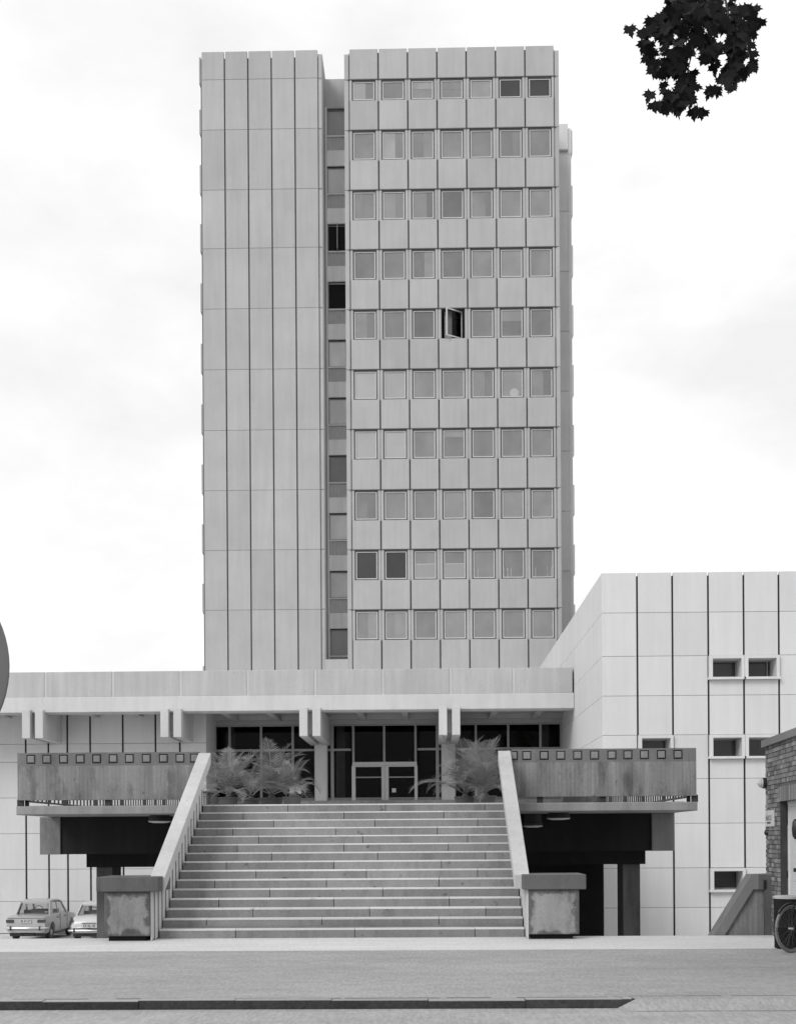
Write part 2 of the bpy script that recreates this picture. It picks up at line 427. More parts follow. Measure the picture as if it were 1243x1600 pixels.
def place_win(protos, parent, x, y, z, pm, nm='window'):
    f0, p0 = protos
    f = f0.copy(); COL.objects.link(f); f.name = nm; f.parent = parent
    o = Vector(parent['_o']); f.location = Vector((x, y, z)) - o
    p = p0.copy(); COL.objects.link(p); p.name = 'pane'; p.parent = f; p.location = (0,0,0)
    p.material_slots[0].link = 'OBJECT'; p.material_slots[0].material = pm
    return f, p
def protos(w, h, fr=.05, dk=.03, mats=None):
    a, p = window_meshes(w, h, fr, dk)
    fo = a.build('window', mats or [M['frame'], M['frame_d']]); po = p.build('pane', M['pane_m'])
    return fo, po
def free(pr):
    for o in pr: bpy.data.objects.remove(o)
for r in range(10):
    h = zl_[r]-zb_[r]
    pr = protos(1.30, h, .055, .06)
    for c in range(7):
        w0, w1 = vwin(c); code = codes[r][c]
        mat = {'m': M['pane_m'], 'l': M['pane_l'], 'd': M['pane_d'], 'k': M['pane_k'], 'o': M['glass']}[code]
        if code == 'o':
            a = MB(); w = 1.30; dk = .04
            a.box(-w/2, -w/2+dk, 0, .12, 0, h); a.box(w/2-dk, w/2, 0, .12, 0, h); a.box(-w/2+dk, w/2-dk, 0, .12, h-dk, h); a.box(-w/2+dk, w/2-dk, 0, .12, 0, dk)
            fo = a.build('window', M['frame_d'], tower, org=(0,0,0)); fo.location = Vector(((w0+w1)/2, YT+.14, zb_[r])) - Vector(tower['_o'])
            b = MB(); w = 1.12; b.box(-w/2, -w/2+.07, -.03, .03, .06, h-.06); b.box(w/2-.07, w/2, -.03, .03, .06, h-.06)
            b.box(-w/2+.07, w/2-.07, -.03, .03, .06, .13); b.box(-w/2+.07, w/2-.07, -.03, .03, h-.13, h-.06)
            so = b.build('sash', M['frame'], fo, org=(0,0,0)); so.location = (.06, -.05, 0); so.rotation_euler = (0, 0, R(38))
            q = MB(); q.box(-w/2+.07, w/2-.07, -.004, .004, .13, h-.13); po = q.build('pane', M['glass'], fo, org=(0,0,0)); po.location = (.06, -.05, 0); po.rotation_euler = (0,0,R(38))
            q = MB(); q.box(-.48, -.06, .25, .27, .05, h-.05); q.build('curtain', plain('curtain_cloth', .35, .9), fo, org=(0,0,0))
        else:
            f, p = place_win(pr, tower, (w0+w1)/2, YT+.075, zb_[r], mat)
            if r == 2 and c == 3: p.rotation_euler = (R(2), 0, 0)
            if r == 8 and c in (2, 3):
                p.material_slots[0].material = M['pane_m']
                q = MB(); q.box(-.53, .53, .055, .058, .1, h*.50); q.build('blind', M['pane_l'], f, org=(0,0,0))
                q = MB(); q.box(-.53, .53, .048, .054, h*.50, h*.50+.03); q.build('blind_rail', M['frame'], f, org=(0,0,0))
            if r == 8 and c >= 4:
                for xo in ((-.42,), (-.40, -.22), (-.48, .38))[c-4]:
                    q = MB(); q.tube([(xo-.1, .052, .1), (xo-.1, .052, .62), (xo+.1, .052, .62), (xo+.1, .052, .1)], .014, 4); q.build('shelf', M['frame'], f, org=(0,0,0))
            if r == 5 and c == 5:
                q = MB(); q.cyl((.12, .058, .28), .25, -.01, 24, 'y'); q.build('lamp_shade', M['pane_l'], f, org=(0,0,0))
    free(pr)
random.seed(31)
# curtains drawn behind some panes
for o in [w_ for w_ in tower.children if w_.name.startswith('window')]:
    if random.random() < .28 and len(o.children) == 1 and o.children[0].name.startswith('pane'):
        h = o.dimensions.z
        x0 = random.choice((-.53, -.53, .05, .2)); x1 = .53 if x0 > 0 else random.choice((-.1, .1, .53)); zb0 = .10 if x1-x0 < 1 else h*random.uniform(.45, .7)
        q = MB(); q.box(x0, x1, .053, .058, zb0, h-.19); q.build('curtain', M[random.choice(('pane_l2', 'pane_l2', 'pane_d'))], o, org=(0,0,0))
# recess strip between blocks
YC = 76.3
cx0, cx1 = XLr-.05, XR0+.05
pitch = 90.4/2100*YC*1.0
rc = MB(); top_c = PZ(522, 124.5, YC)
rc.mi = 0
zt0 = PZ(522, 170.5, YC)
rc.cbox(cx0, cx1, YC-.1, YC+6, zt0+.0, top_c, .03, .55)
sp = MB(); ribs = MB()
pr = protos(cx1-cx0-.16, 1.50, .04, .02, [M['alu'], M['frame_d']])
scodes = 'mmkkmmmmmm'
for r in range(10):
    t = zt0 - r*pitch
    z1 = t-1.50
    if scodes[r] == 'k':
        f, p = place_win(pr, tower, (cx0+cx1)/2+.04, YC+.05, z1, M['void'])
        q = MB(); q.box(-.03, .03, -.35 if r == 2 else -.02, .02, .05, 1.45) if r == 2 else q.box(-.5, .5, -.22, -.19, 1.32, 1.38)
        q.build('sash', M['alu'], f, org=(0,0,0))
    else:
        f, p = place_win(pr, tower, (cx0+cx1)/2+.04, YC+.05, z1, M['pane_r' if r % 3 else 'pane_m'])
        if r == 4:
            q = MB(); q.box(.42, .52, -.01, .05, .05, 1.45); q.build('opening', M['void'], f, org=(0,0,0))
    rc.box(cx0, cx1, YC-.02, YC+.5, z1-.07, z1, 1.0)
    ribs = MB(); zr0 = z1-.07-.80
    ribs.box(cx0, cx1, YC+.1, YC+.4, zr0, z1-.07)
    nr = 14
    for k in range(nr):
        xx = cx0+.1+(cx1-cx0-.2)*k/nr; ribs.box(xx, xx+.045, YC+.06, YC+.1, zr0+.03, z1-.1, 1.25)
    ribs.build('ribbed_panel', M['rib'], tower)
    if r < 9: rc.cbox(cx0, cx1, YC-.06, YC+.5, t-pitch+.03, zr0, .01, 1.08)
    else: rc.box(cx0, cx1, YC-.06, YC+.5, zlow, zr0, 1.0)
rc.box(cx0, cx0+.14, YC-.2, YC+.5, zlow, zt0, .9)
free(pr)
zrec = PZ(522, 1030, YT)
rc2 = MB(); rc2.cbox(cx0, cx1, YT+.05, YT+2.4, zlow, zrec, .03, 1.0); rc2.build('recess_sill', M['tower'], tower)
rc.build('recess_wall', M['recess'], tower)

# ------------------------------------------------------------------ right wing
YW = 46.0
wing = thing('panel_building', 'pale panel clad block with black vertical joints and few hooded windows right of the tower', 'building', (14, YW, ZL))
XW = PX(940.7, 1100, YW)
ex = [XW] + [PX(v, 1100, YW) for v in (995.6, 1050.6, 1106.4, 1161.8, 1216.6)]
mod = 55.2/2100*YW
while ex[-1] < 26: ex.append(ex[-1]+mod)
ez = [PZ(1100, v, YW) for v in (893.5, 956.5, 1024.5, 1086.5, 1148, 1216.5, 1286.5, 1356, 1418)]; ez.append(ez[-1]-1.4); ez.append(ZL)
w = MB(); w.box(XW+.17, ex[-1], YW+.95, 73.9, ZL, ez[0]-.1); w.build('wall', M['joint2'], wing)
wp = MB()
wins = {(3, 2), (4, 2), (3, 4), (4, 4), (1, 4), (3, 7)}     # (col, row)
vj = .032
for c in range(len(ex)-1):
    for r in range(len(ez)-1):
        x0 = ex[c]+(vj if c else .0); x1 = ex[c+1]-vj
        if ez[r]-ez[r+1] < .05: continue
        z0, z1 = ez[r+1]+.005, ez[r]-.005
        if (c, r) in wins:
            wh = PZ(1100, 1061.5, YW)-PZ(1100, 1024.5, YW)  # negative
            zs = z1+wh+.0
            wp.cbox(x0, x1, YW, YW+.16, z0, zs-.02, .01, random.uniform(.985,1.015))
        else:
            wp.cbox(x0, x1, YW, YW+.16, z0, z1, .01, random.uniform(.95,1.03))
# left side face
ys = [YW+.16]
while ys[-1] < 74: ys.append(ys[-1]+1.2)
for i in range(len(ys)-1):
    for r in range(len(ez)-1):
        z0, z1 = ez[r+1]+.006, ez[r]-.006
        wp.box(XW, XW+.14, ys[i]+(.012 if i else 0), ys[i+1]-.012, z0, z1, random.uniform(.98,1.02))
wp.build('cladding', M['white'], wing)
gk = MB()
for c in range(1, len(ex)-1):
    for r in range(len(ez)-1):
        if ez[r]-ez[r+1] < .05: continue
        z0 = ez[r+1]; z1 = ez[r]-(.12 if r == 0 else 0)
        if (c, r) in wins or (c-1, r) in wins: z1 = ez[r]+PZ(1100, 1061.5, YW)-PZ(1100, 1024.5, YW)-.02
        gk.box(ex[c]-vj-.01, ex[c]+vj+.01, YW+.035, YW+.12, z0, z1)
gk.build('black_gasket', M['joint2'], wing)
jb = MB(); jb.box(XW+.10, XW+.13, YW+.17, 73.9, ZL, ez[0]-.2); 
for r in range(1, len(ez)-1): jb.box(ex[0]+.05, ex[-1], YW+.10, YW+.14, ez[r]-.02, ez[r]+.02)
jb.build('joint_seal', M['jointp'], wing)
for (c, r) in sorted(wins):
    x0, x1 = ex[c]-.01, ex[c+1]+.0
    z1 = ez[r]-.01; z0 = PZ(1100, 1061.5, YW)-PZ(1100, 1024.5, YW)+ez[r]
    t = .10; fy = YW-.13; by = YW+.9
    h = MB()
    h.box(x0+.01, x0+t+.03, fy, by, z0+.06, z1-t); h.box(x1-t-.01, x1-.01, fy, by, z0+.06, z1-t)
    h.box(x0+.01, x1-.01, fy, by, z1-t, z1); h.box(x0-.02, x1+.02, fy-.05, by, z0-.02, z0+.06)
    wn = h.build('window', M['white'], wing)
    f = MB(); a0, a1, c0, c1 = x0+t+.03, x1-t-.01, z0+.06, z1-t; q = .045; yy = YW+.62
    f.box(a0, a0+q, yy, yy+.08, c0, c1); f.box(a1-q, a1, yy, yy+.08, c0, c1); f.box(a0+q, a1-q, yy, yy+.08, c0, c0+q); f.box(a0+q, a1-q, yy, yy+.08, c1-q, c1)
    f.build('frame', M['alu'], wn)
    f = MB(); f.box(a0+q, a1-q, yy+.03, yy+.05, c0+q, c1-q); f.build('pane', M['pane_k'], wn)
    if (c, r) == (4, 2):
        f = MB(); f.box(a1-.16, a1-.12, yy-.02, yy+.02, c0+q, c1-q); f.build('sash', M['alu'], wn)
for px in (1053, 1151.5):
    v = MB(); v.cyl((PX(px, 890, YW+3), YW+3, ez[0]-.4), .09, .75, 10); v.cyl((PX(px, 890, YW+3), YW+3, ez[0]+.33), .13, .06, 10)
    v.build('roof_vent', M['tower2'], wing)

# ------------------------------------------------------------------ entrance building (left wing wall, canopy, hall)
YF = 54.7; YG = 60.0; YLW = 57.3
ent = thing('entrance_building', 'low wide entrance block with pale concrete canopy over dark glazed doors', 'building', (-8, YF, ZL))
def f_z(py, px=540, Y=YF): return PZ(px, py, Y)
xl = -34.0; XF = XW-.01
zt = f_z(1045.6); zm = f_z(1085.5); zb = f_z(1109.6)
fa = MB()
fx = [PX(v, 1065, YF) for v in (71, 176.5, 282, 387, 492.3, 598, 704, 802.5)]
fx = [fx[0]-2.745*k for k in range(7, 0, -1)] + fx + [XF]
for a, b in zip(fx[:-1], fx[1:]): fa.cbox(a+.055, b-.055, YF+.06, YF+.5, zm, zt, .015, rnd())
fa.build('fascia', M['fascia'], ent)
b = MB()
for a in fx[1:-1]: b.box(a-.05, a+.05, YF+.075, YF+.5, zm, zt-.01, .93)
b.cbox(fx[0], XF, YF, YF+.55, zb, zm, .02)
b.box(fx[0], XF, YF+.1, YF+.6, zb-.05, zb, .8)
b.build('canopy_band', M['band'], ent)
s = MB(); zs = zb-.0
s.box(fx[0], XF, YF+.6, YG+.4, zs+.25, zt-.1)
s.build('soffit', M['soffit'], ent)
rb_ = MB()
x = fx[0]
cx_beams = [PX(v, 1125, YF-.25) for v in (40.9, 257, 474, 691.8)]
pitchb = (cx_beams[3]-cx_beams[0])/3
for k in range(-5, 5):
    base = cx_beams[0]+k*pitchb+.3
    for q in (1/3., 2/3.):
        xr = base+pitchb*q
        if fx[0] < xr < XF-.2: rb_.box(xr-.13, xr+.13, YF+.6, YG+.4, zs+.02, zs+.25)
rb_.box(fx[0], XF, YG-.5, YG-.2, zs+.05, zs+.25)
rb_.build('soffit_rib', M['soffit'], ent)
# roof behind
rr = MB(); rr.box(fx[0], XF, YF+.5, 73.9, zt-.4, zt-.12); rr.build('roof', M['roof'], ent)
# paired beams
zbb = PZ(700, 1148.5, YF-.25)
ztb = PZ(700, 1103.5, YF-.25)
for k in range(-3, 4):
    X0 = cx_beams[0]+k*pitchb; back = YLW if X0 < -10.5 else YG+2.3
    for off in (0, .53):
        xa = X0-.165+off; m_ = MB()
        m_.cbox(xa, xa+.33, YF-.25, back, zbb, ztb, .015, rnd()); m_.build('beam', M['band'], ent)
    m_ = MB(); m_.box(X0+.165, X0+.53-.165, YF+.25, back, zbb+.15, ztb-.02); m_.build('beam_web', M['soffit'], ent)
# left rear wall
XE = PX(322, 1150, YLW)
lj = [PX(v, 1150, YLW) for v in (40.3, 75.7, 105.3, 141, 192, 243, 281)]
lj = [lj[0]-1.39*k for k in range(14, 0, -1)] + lj + [XE]
lz = [PZ(150, v, YLW) for v in (1095, 1162, 1190, 1246, 1302, 1358, 1408)] + [ZL]
w = MB(); w.box(lj[0], XE-.05, YLW+.13, YLW+8, ZL, zs+.25); w.build('wall', M['joint2'], ent)
wp = MB()
for i in range(len(lj)-1):
    for r in range(len(lz)-1):
        if r == 0 : pass
        wp.cbox(lj[i]+.038, lj[i+1]-(.038 if i < len(lj)-2 else 0), YLW, YLW+.14, lz[r+1]+.006, lz[r]-.006, .01, random.uniform(.97,1.02))
wp.box(XE-.06, XE, YLW+.14, YG+.4, ZL, zs+.25)
wp.build('cladding', M['white'], ent)
gk = MB()
for xx in lj[1:-1]: gk.box(xx-.045, xx+.045, YLW+.035, YLW+.12, ZL, zs+.2)
gk.build('black_gasket', M['joint2'], ent)
jb = MB()
for r in range(1, len(lz)-1): jb.box(lj[0], XE-.1, YLW+.10, YLW+.135, lz[r]-.02, lz[r]+.02)
jb.build('joint_seal', M['jointp'], ent)
# glazing
def gx(px, py=1180): return PX(px, py, YG)
def gz(py, px=600): return PZ(px, py, YG)
zG0, zG1 = gz(1251), gz(1131.0)
zk = gz(1246.0); zfl = 2.37
up = MB(); up.box(XE, XF, YG-.6, YG+8, ZL, zG0); 
for i in range(4): up.box(XE, XF, YG-.6-.35*(i+1), YG-.6-.35*i, ZL, zG0-(i+1)*(zG0-zfl)/5)
up.build('floor', M['slab'], ent)
hd = MB(); hd.box(XE, XF, YG, YG+.3, zG1, zs+.25); hd.build('lintel', M['soffit'], ent)
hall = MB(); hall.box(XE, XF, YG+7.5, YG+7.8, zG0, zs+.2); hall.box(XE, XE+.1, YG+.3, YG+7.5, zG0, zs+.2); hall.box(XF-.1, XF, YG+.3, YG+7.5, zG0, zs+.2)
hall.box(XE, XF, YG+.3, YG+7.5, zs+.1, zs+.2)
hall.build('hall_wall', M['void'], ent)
ft = MB()
for px, wd in ((326.5, .10), (359, .10), (408, .10), (457.5, .10), (519, .14), (683, .14), (743, .10), (793.6, .10), (843.8, .10), (876, .10)):
    xx = gx(px); ft.box(xx-wd/2, xx+wd/2, YG-.03, YG+.12, zG0, zG1)
for px in (552, 600, 649):
    xx = gx(px); ft.box(xx-.05, xx+.05, YG-.05, YG+.14, gz(1196), zG1)
zt1 = gz(1171); zt2 = gz(1193.3)
for a, b_ in ((327, 548), (652, 878)): ft.box(gx(a), gx(b_), YG-.02, YG+.1, zt1-.05, zt1+.05)
ft.box(gx(326), gx(878), YG-.01, YG+.11, zG1-.08, zG1)
ft.build('window_frame', M['alu'], ent)
tr = MB(); tr.box(gx(550.5), gx(650.8), YG-.09, YG+.1, zt2-.075, zt2+.075); tr.build('door_transom', M['frame'], ent)
kk = MB(); kk.box(gx(326), gx(549), YG-.01, YG+.1, zG0, zk); kk.box(gx(652), gx(878), YG-.01, YG+.1, zG0, zk); kk.build('kick_panel', M['kick'], ent)
gl = [(326.5,359),(359,408),(408,457.5),(457.5,519),(683,743),(743,793.6),(793.6,843.8),(843.8,876)]
for a, b_ in gl + [(519,549),(652,683)]:
    q = MB(); q.box(gx(a)+.05, gx(b_)-.05, YG+.04, YG+.05, zk, zt1-.05); q.box(gx(a)+.05, gx(b_)-.05, YG+.04, YG+.05, zt1+.05, zG1-.08); q.build('pane', M['glass'], ent)
for a, b_ in ((552,600),(600,649)):
    q = MB(); q.box(gx(a)+.05, gx(b_)-.05, YG+.04, YG+.05, zt2+.075, zG1-.08); q.build('pane', M['glass'], ent)
for a, b_ in ((549.2, 600.4), (600.8, 651.8)):
    x0, x1 = gx(a), gx(b_); d = MB(); q = .17
    d.box(x0, x0+q, YG-.07, YG+.05, zG0+.02, zt2-.08); d.box(x1-q*.8, x1, YG-.07, YG+.05, zG0+.02, zt2-.08)
    d.box(x0+q-.002, x1-q*.8+.002, YG-.065, YG+.045, zt2-.14, zt2-.082); d.box(x0+q-.002, x1-q*.8+.002, YG-.055, YG+.03, zG0+.02, zG0+.04)
    dr = d.build('door', M['frame'], ent)
    d = MB(); d.box(x0+q, x1-q*.8, YG-.06, YG+.04, zG0+.02, zk); d.build('kick_panel', M['kick'], dr)
    d = MB(); d.box(x0+q, x1-q*.8, YG-.04, YG+.03, gz(1216)+.02, gz(1213.5)); d.build('push_bar', M['alu'], dr)
    d = MB(); d.box(x0+q, x1-q*.8, YG-.01, YG+.0, zk, zt2-.08); d.build('pane', M['glass'], dr)
    if a > 600:
        d = MB(); xx = gx(614.8); z_ = gz(1235); d.box(xx-.09, xx+.09, YG-.02, YG-.015, z_-.09, z_+.09); d.build('notice', M['doorp'], dr)
for a, b_ in ((492, 512), (689, 711)):
    c_ = MB(); c_.cbox(gx(a), gx(b_), YG-.35, YG+.0, zfl-.3, zbb+.25, .05); c_.build('column', M['band'], ent)
ld = MB(); ld.cyl((gx(640), YG-.2, zt2+.12), .09, .12, 12, r2=.03); ld.build('door_lamp', M['black'], ent)
# pale pillars inside the hall, seen through the glass
hp = MB()
for px in (345, 525, 700, 860): xx = gx(px); hp.box(xx-.2, xx+.2, YG+3, YG+3.4, zG0, zs+.1)
hp.build('hall_column', plain('hall_pillar', .3, .8), ent)

# ------------------------------------------------------------------ terrace
YTR = 27.2
ter = thing('entrance_terrace', 'raised weathered concrete terrace on piers with board-marked parapets either side of the stairs', 'terrace', (-1.4, YTR, ZL))
XT0 = PX(25.5, 1262, YTR); XT1 = PX(1089, 1250, YTR)
XS0 = PX(317, 1253, 27.1); XS1 = PX(792.5, 1253, 27.1)
XSC = (XS0+XS1)/2
zd = 2.37; zu = zd-.175
d = MB()
d.cbox(XT0, XS0-.15, YTR, YTR+1.2, zu, zd, .015); d.cbox(XS1+.15, XT1, YTR, YTR+1.2, zu, zd, .015)
d.box(XT0, XT1, YTR+1.2, YG-2.0, zu, zd)
d.build('deck', M['slab'], ter)
d = MB(); d.box(XT0+.2, XT1-.2, YTR+.3, YG-2.05, zd, zd+.015); d.build('bounce_paving', concrete('bounce_paving_concrete', .58, .06, 0, .06), ter)  # unseen pale layer added to bounce light up under the canopy
# parapets
YP = YTR+.02
zp1 = PZ(560, 1172.6, YP); zp0 = PZ(560, 1246.8, YP); zpm = zp1-.27
XP0 = PX(27.7, 1215, YP); XP1 = PX(1087, 1205, YP)
for (a, b_, sq) in ((XP0, XS0-.1, (48.6,73.5,99.5,125.6,151.3,177,202.3,228.8,255.4,281.4,304)), (XS1+.1, XP1, (801.5,822.4,849.5,875.5,901.8,928.2,955.2,980.2,1005.9,1032.6,1058.5))):
    p = MB(); p.box(a, b_, YP, YP+.22, zp0, zpm); pa = p.build('parapet', M['board'], ter)
    # band with square recesses: strips around holes
    xs = sorted(PX(v, 1182, YP) for v in sq); hs = .092; zc = (zp1+zpm)/2+.005
    p = MB(); cur = a
    p.box(a, b_, YP+.002, YP+.22, zpm, zc-hs); p.box(a, b_, YP+.002, YP+.22, zc+hs, zp1)
    for xx in xs:
        if xx-hs > cur: p.box(cur, xx-hs, YP+.002, YP+.22, zc-hs, zc+hs)
        p.box(max(xx-hs, a), xx+hs, YP+.05, YP+.22, zc-hs, zc+hs, .55); cur = xx+hs
    if cur < b_: p.box(cur, b_, YP+.002, YP+.22, zc-hs, zc+hs)
    p.build('coping_band', M['boardband'], pa)
    for xx in xs:
        p = MB(); q = .068+random.uniform(-.002,.002); p.cbox(xx-q, xx+q, YP-.015, YP+.06, zc-q, zc+q, .012); p.build('inset_block', M['inset'], pa)
# posts under the front parapets and side railings
for sgn, XR_ in ((-1, XP0+.1), (1, XP1-.1)):
    r_ = MB()
    zb0, zb1 = zd+.13, zp1-.05
    r_.box(XR_-.03, XR_+.03, YTR+.3, 53, zb0-.035, zb0); r_.box(XR_-.04, XR_+.04, YTR+.3, 53, zb1, zb1+.06)
    y = YTR+.45
    while y < 52.9:
        r_.box(XR_-.017, XR_+.017, y, y+.02, zb0, zb1); y += .32
    rl = r_.build('side_railing', M['iron'], ter)
    y = YTR+.3
    while y < 53:
        q = MB(); q.box(XR_-.035, XR_+.035, y, y+.07, zd, zb1); q.build('post', M['iron'], rl); y += 2.9
for px in (32.5, 941, 1084.5, 169, 843):
    xx = PX(px, 1250, YP+.1); q = MB(); q.box(xx-.06, xx+.06, YP+.06, YP+.16, zd, zp0+.02); q.build('post', M['iron'], ter)
# girders, lower beams, columns
YGI = 29.7
XG0 = PX(62.3, 1305, YGI); XG1 = PX(1053.3, 1300, YGI)
zg = PZ(560, 1332.3, YGI)
q = MB()
q.cbox(XG0, XG0+.46, YGI, 52, zg, zu, .01); q.build('edge_beam', M['girder'], ter)
q = MB(); q.cbox(XG1-.5, XG1, YGI, 52, zg, zu, .01); q.build('edge_beam', M['girder'], ter)
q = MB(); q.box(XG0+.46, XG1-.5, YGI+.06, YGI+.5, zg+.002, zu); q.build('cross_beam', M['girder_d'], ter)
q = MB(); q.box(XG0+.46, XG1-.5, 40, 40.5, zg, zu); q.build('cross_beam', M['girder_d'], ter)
YCO = 31.3
zlb = PZ(560, 1352.5, YCO)
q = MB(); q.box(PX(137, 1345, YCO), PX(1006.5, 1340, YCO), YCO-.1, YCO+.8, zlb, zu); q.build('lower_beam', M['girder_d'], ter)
for a, b_ in ((151, 176), (972.5, 999.5)):
    q = MB(); q.cbox(PX(a, 1400, YCO), PX(b_, 1400, YCO), YCO, YCO+.9, ZL, zlb, .01); q.build('column', M['girder2'], ter)
    q = MB(); q.cbox(PX(a, 1400, YCO), PX(b_, 1400, YCO), 41, 42, ZL, zg, .01); q.build('column', M['girder'], ter)
XBW = PX(942, 1400, YCO+1.5)
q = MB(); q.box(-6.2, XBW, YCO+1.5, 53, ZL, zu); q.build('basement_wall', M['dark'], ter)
# lamps under the slab
for px, Y, zz_, r_, lab in ((250, 28.5, 2.07, .25, 'round ceiling lamp under the terrace left of the stairs'),
                       (872, 28.6, 2.08, .255, 'larger round ceiling lamp under the terrace right of the stairs'),
                       (832, 29.6, 1.93, .22, 'smaller lower ceiling lamp half hidden by the right handrail')):
    xx = PX(px, 1280, Y)
    t = thing('ceiling_lamp', lab, 'lamp', (xx, Y, zu), group='lamps under the terrace')
    q = MB(); q.lathe([(r_*.55, 0), (r_*.9, -.005), (r_*.95, (zz_-zu)*.7), (r_, (zz_-zu)*.75), (r_, (zz_-zu))], (xx, Y, zu)); q.build('housing', M['iron'], t, smooth=True)
    q = MB(); q.lathe([(r_*.96, zz_-zu+.0), (r_*.96, zz_-zu-.02), (r_*.5, zz_-zu-.04)], (xx, Y, zu)); q.build('diffuser', plain('opal_glass', .8, .4), t, smooth=True)

# ------------------------------------------------------------------ staircase
st = thing('outdoor_staircase', 'wide flight of fifteen pale-edged concrete steps up to the entrance terrace', 'staircase', (XSC, 22.6, 0))
NS = 15; rise = 2.37/NS; run = .32; Y0 = 22.6
q = MB(); lip = MB(); jt = MB()
for k in range(NS):
    y = Y0+k*run; z = (k+1)*rise
    yend = y+run+.1 if k < NS-1 else YTR+1.2
    # risers built of stone blocks with fine joints
    xs = [XS0]; step_w = 2.0
    xx = XS0 + (1.15 if k % 2 else 2.15)*(.6+.05*(k % 5))
    while xx < XS1-.4: xs.append(xx); xx += step_w+random.uniform(-.03,.03)
    xs.append(XS1)
    for a, b_ in zip(xs[:-1], xs[1:]):
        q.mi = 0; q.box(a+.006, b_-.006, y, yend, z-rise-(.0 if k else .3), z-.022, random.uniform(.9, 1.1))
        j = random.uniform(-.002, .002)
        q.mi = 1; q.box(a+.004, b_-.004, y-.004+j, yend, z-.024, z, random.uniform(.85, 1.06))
q.mi = 0
q.prism([(Y0+.05, -.3), (YTR+1.2, 1.6), (YTR+1.2, 2.1), (Y0+.05, .1)], XS0+.01, XS1-.01, 'x', .8)
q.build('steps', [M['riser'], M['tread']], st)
for xa, xb in ((XS0-.22, XS0-.01), (XS1+.01, XS1+.22)):
    sw = MB()
    sw.prism([(Y0+.25, -.45), (YTR+1.15, 1.75), (YTR+1.15, 2.19), (YTR, 2.19), (Y0+.25, -.12)], xa, xb, 'x')
    sw.build('stringer', M['slab'], st)
# handrails
XHL = (PX(309, 1176, 27.1), PX(328.3, 1176, 27.1)); XHR = (PX(778.8, 1171, 27.1), PX(796.5, 1171, 27.1))
zA = 1.055; zB = PZ(318, 1176, 27.15); YA = 22.35; YB = 27.2
wds = .25
for (c0, nm) in (((XHL[0]+XHL[1])/2, 'l'), ((XHR[0]+XHR[1])/2, 'r')):
    q = MB()
    q.prism([(YA, zA-.24), (YB, zB-.24), (YB, zB), (YA+.55, zA+.55*(zB-zA)/(YB-YA)), (YA, zA)], c0-wds/2, c0+wds/2, 'x')
    cap = q.build('handrail', M['railcap'], st)
    bv = cap.modifiers.new('bev', 'BEVEL'); bv.width = .012; bv.segments = 2
    sl = (zB-zA)/(YB-YA); pit = .32; n = 16; YS_ = 22.07
    xi = (XS0-.035) if nm == 'l' else (XS1+.015)
    for k in range(n):
        y = YS_+k*pit; y1 = y+pit-.11
        # foot follows the stringer
        zlo = max(-.02, (y-Y0)*rise/run-.12) if y > Y0+.1 else .01
        b_ = MB(); za, zb__ = max(.83, zA+(y-YA)*sl-.235), max(.83, zA+(y1-YA)*sl-.235)
        b_.prism([(y, zlo), (y1, zlo+.02), (y1, zb__), (y, za)], xi, xi+.014, 'x', random.uniform(.95, 1.05)); b_.build('baluster', M['slat'], st)
    xb = (xi-.06) if nm == 'l' else (xi+.013)
    b_ = MB(); b_.prism([(YA+.01, -.02), (Y0+.1, -.02), (YB-.02, 2.2), (YB-.02, zA+(YB-YA)*sl-.24), (YA+.01, zA-.24)], xb, xb+.061, 'x'); b_.build('gap_shade_panel', M['void'], st)  # black sheet added to paint the shade between the balusters
    # end block
    Yb = 21.98
    if nm == 'l': a0, a1, b0, b1 = PX(150.2,1380,Yb), PX(247.5,1380,Yb), PX(163,1430,Yb+.06), PX(239.8,1430,Yb+.06)
    else: a0, a1, b0, b1 = PX(816.8,1375,Yb), PX(915.3,1375,Yb), PX(826.8,1430,Yb+.06), PX(904.5,1430,Yb+.06)
    if nm == 'l': b1 = xi-.001
    else: b0 = xi+.015
    q = MB(); q.box(b0, b1, Yb+.06, Yb+.95, .085, .82); bl = q.build('end_block', M['block'], st)
    bv = bl.modifiers.new('bev', 'BEVEL'); bv.width = .012; bv.segments = 2
    q = MB(); q.box(a0, a1, Yb, Yb+1.05, .82, 1.065); cp = q.build('block_cap', M['blockcap'], bl)
    bv = cp.modifiers.new('bev', 'BEVEL'); bv.width = .015; bv.segments = 2
    q = MB(); q.box(b0+.05, b1-.1, Yb+.16, Yb+.85, 0, .085); q.build('plinth', M['dark'], bl)

# ------------------------------------------------------------------ stairwell wall on the right
Ywl = 22.76
def S(px, py, Y=Ywl): return P(px, py, Y)
sw = thing('stairwell_parapet', 'sloping concrete parapet of a descending stair beside the brick building', 'parapet', (S(1160,1463)[0], Ywl, 0))
q = MB(); outer = [S(1068, 1537), S(1173.5, 1366.5), S(1208.5, 1365.5), S(1208.5, 1389.5), S(1176, 1389.5), S(1084, 1537)]
q.prism(outer[::-1], Ywl, Ywl+.42); cp = q.build('coping', M['blockcap2'], sw)
q = MB(); q.prism([S(1082,1537), S(1176,1388), S(1196,1388), S(1196,1600)][::-1], Ywl+.07, Ywl+.38); q.build('wall', M['board'], sw)
q = MB(); q.box(S(1193.5,1400)[0], S(1207.8,1400)[0], Ywl-.02, Ywl+.44, -.0, S(1200,1389)[1]); q.build('pillar', M['blockcap'], sw)
q = MB(); q.box(S(1184,1380)[0], S(1208.9,1380)[0], Ywl-.012, Ywl, S(1195,1389.5)[1], S(1195,1366.5)[1]); q.build('end_cap', M['blockcap'], sw)
q = MB(); q.box(S(1191.5,1380)[0], S(1195.5,1380)[0], Ywl-.03, Ywl-.012, S(1195,1389.5)[1], S(1195,1375)[1]); q.build('drain_slot', M['black'], sw)

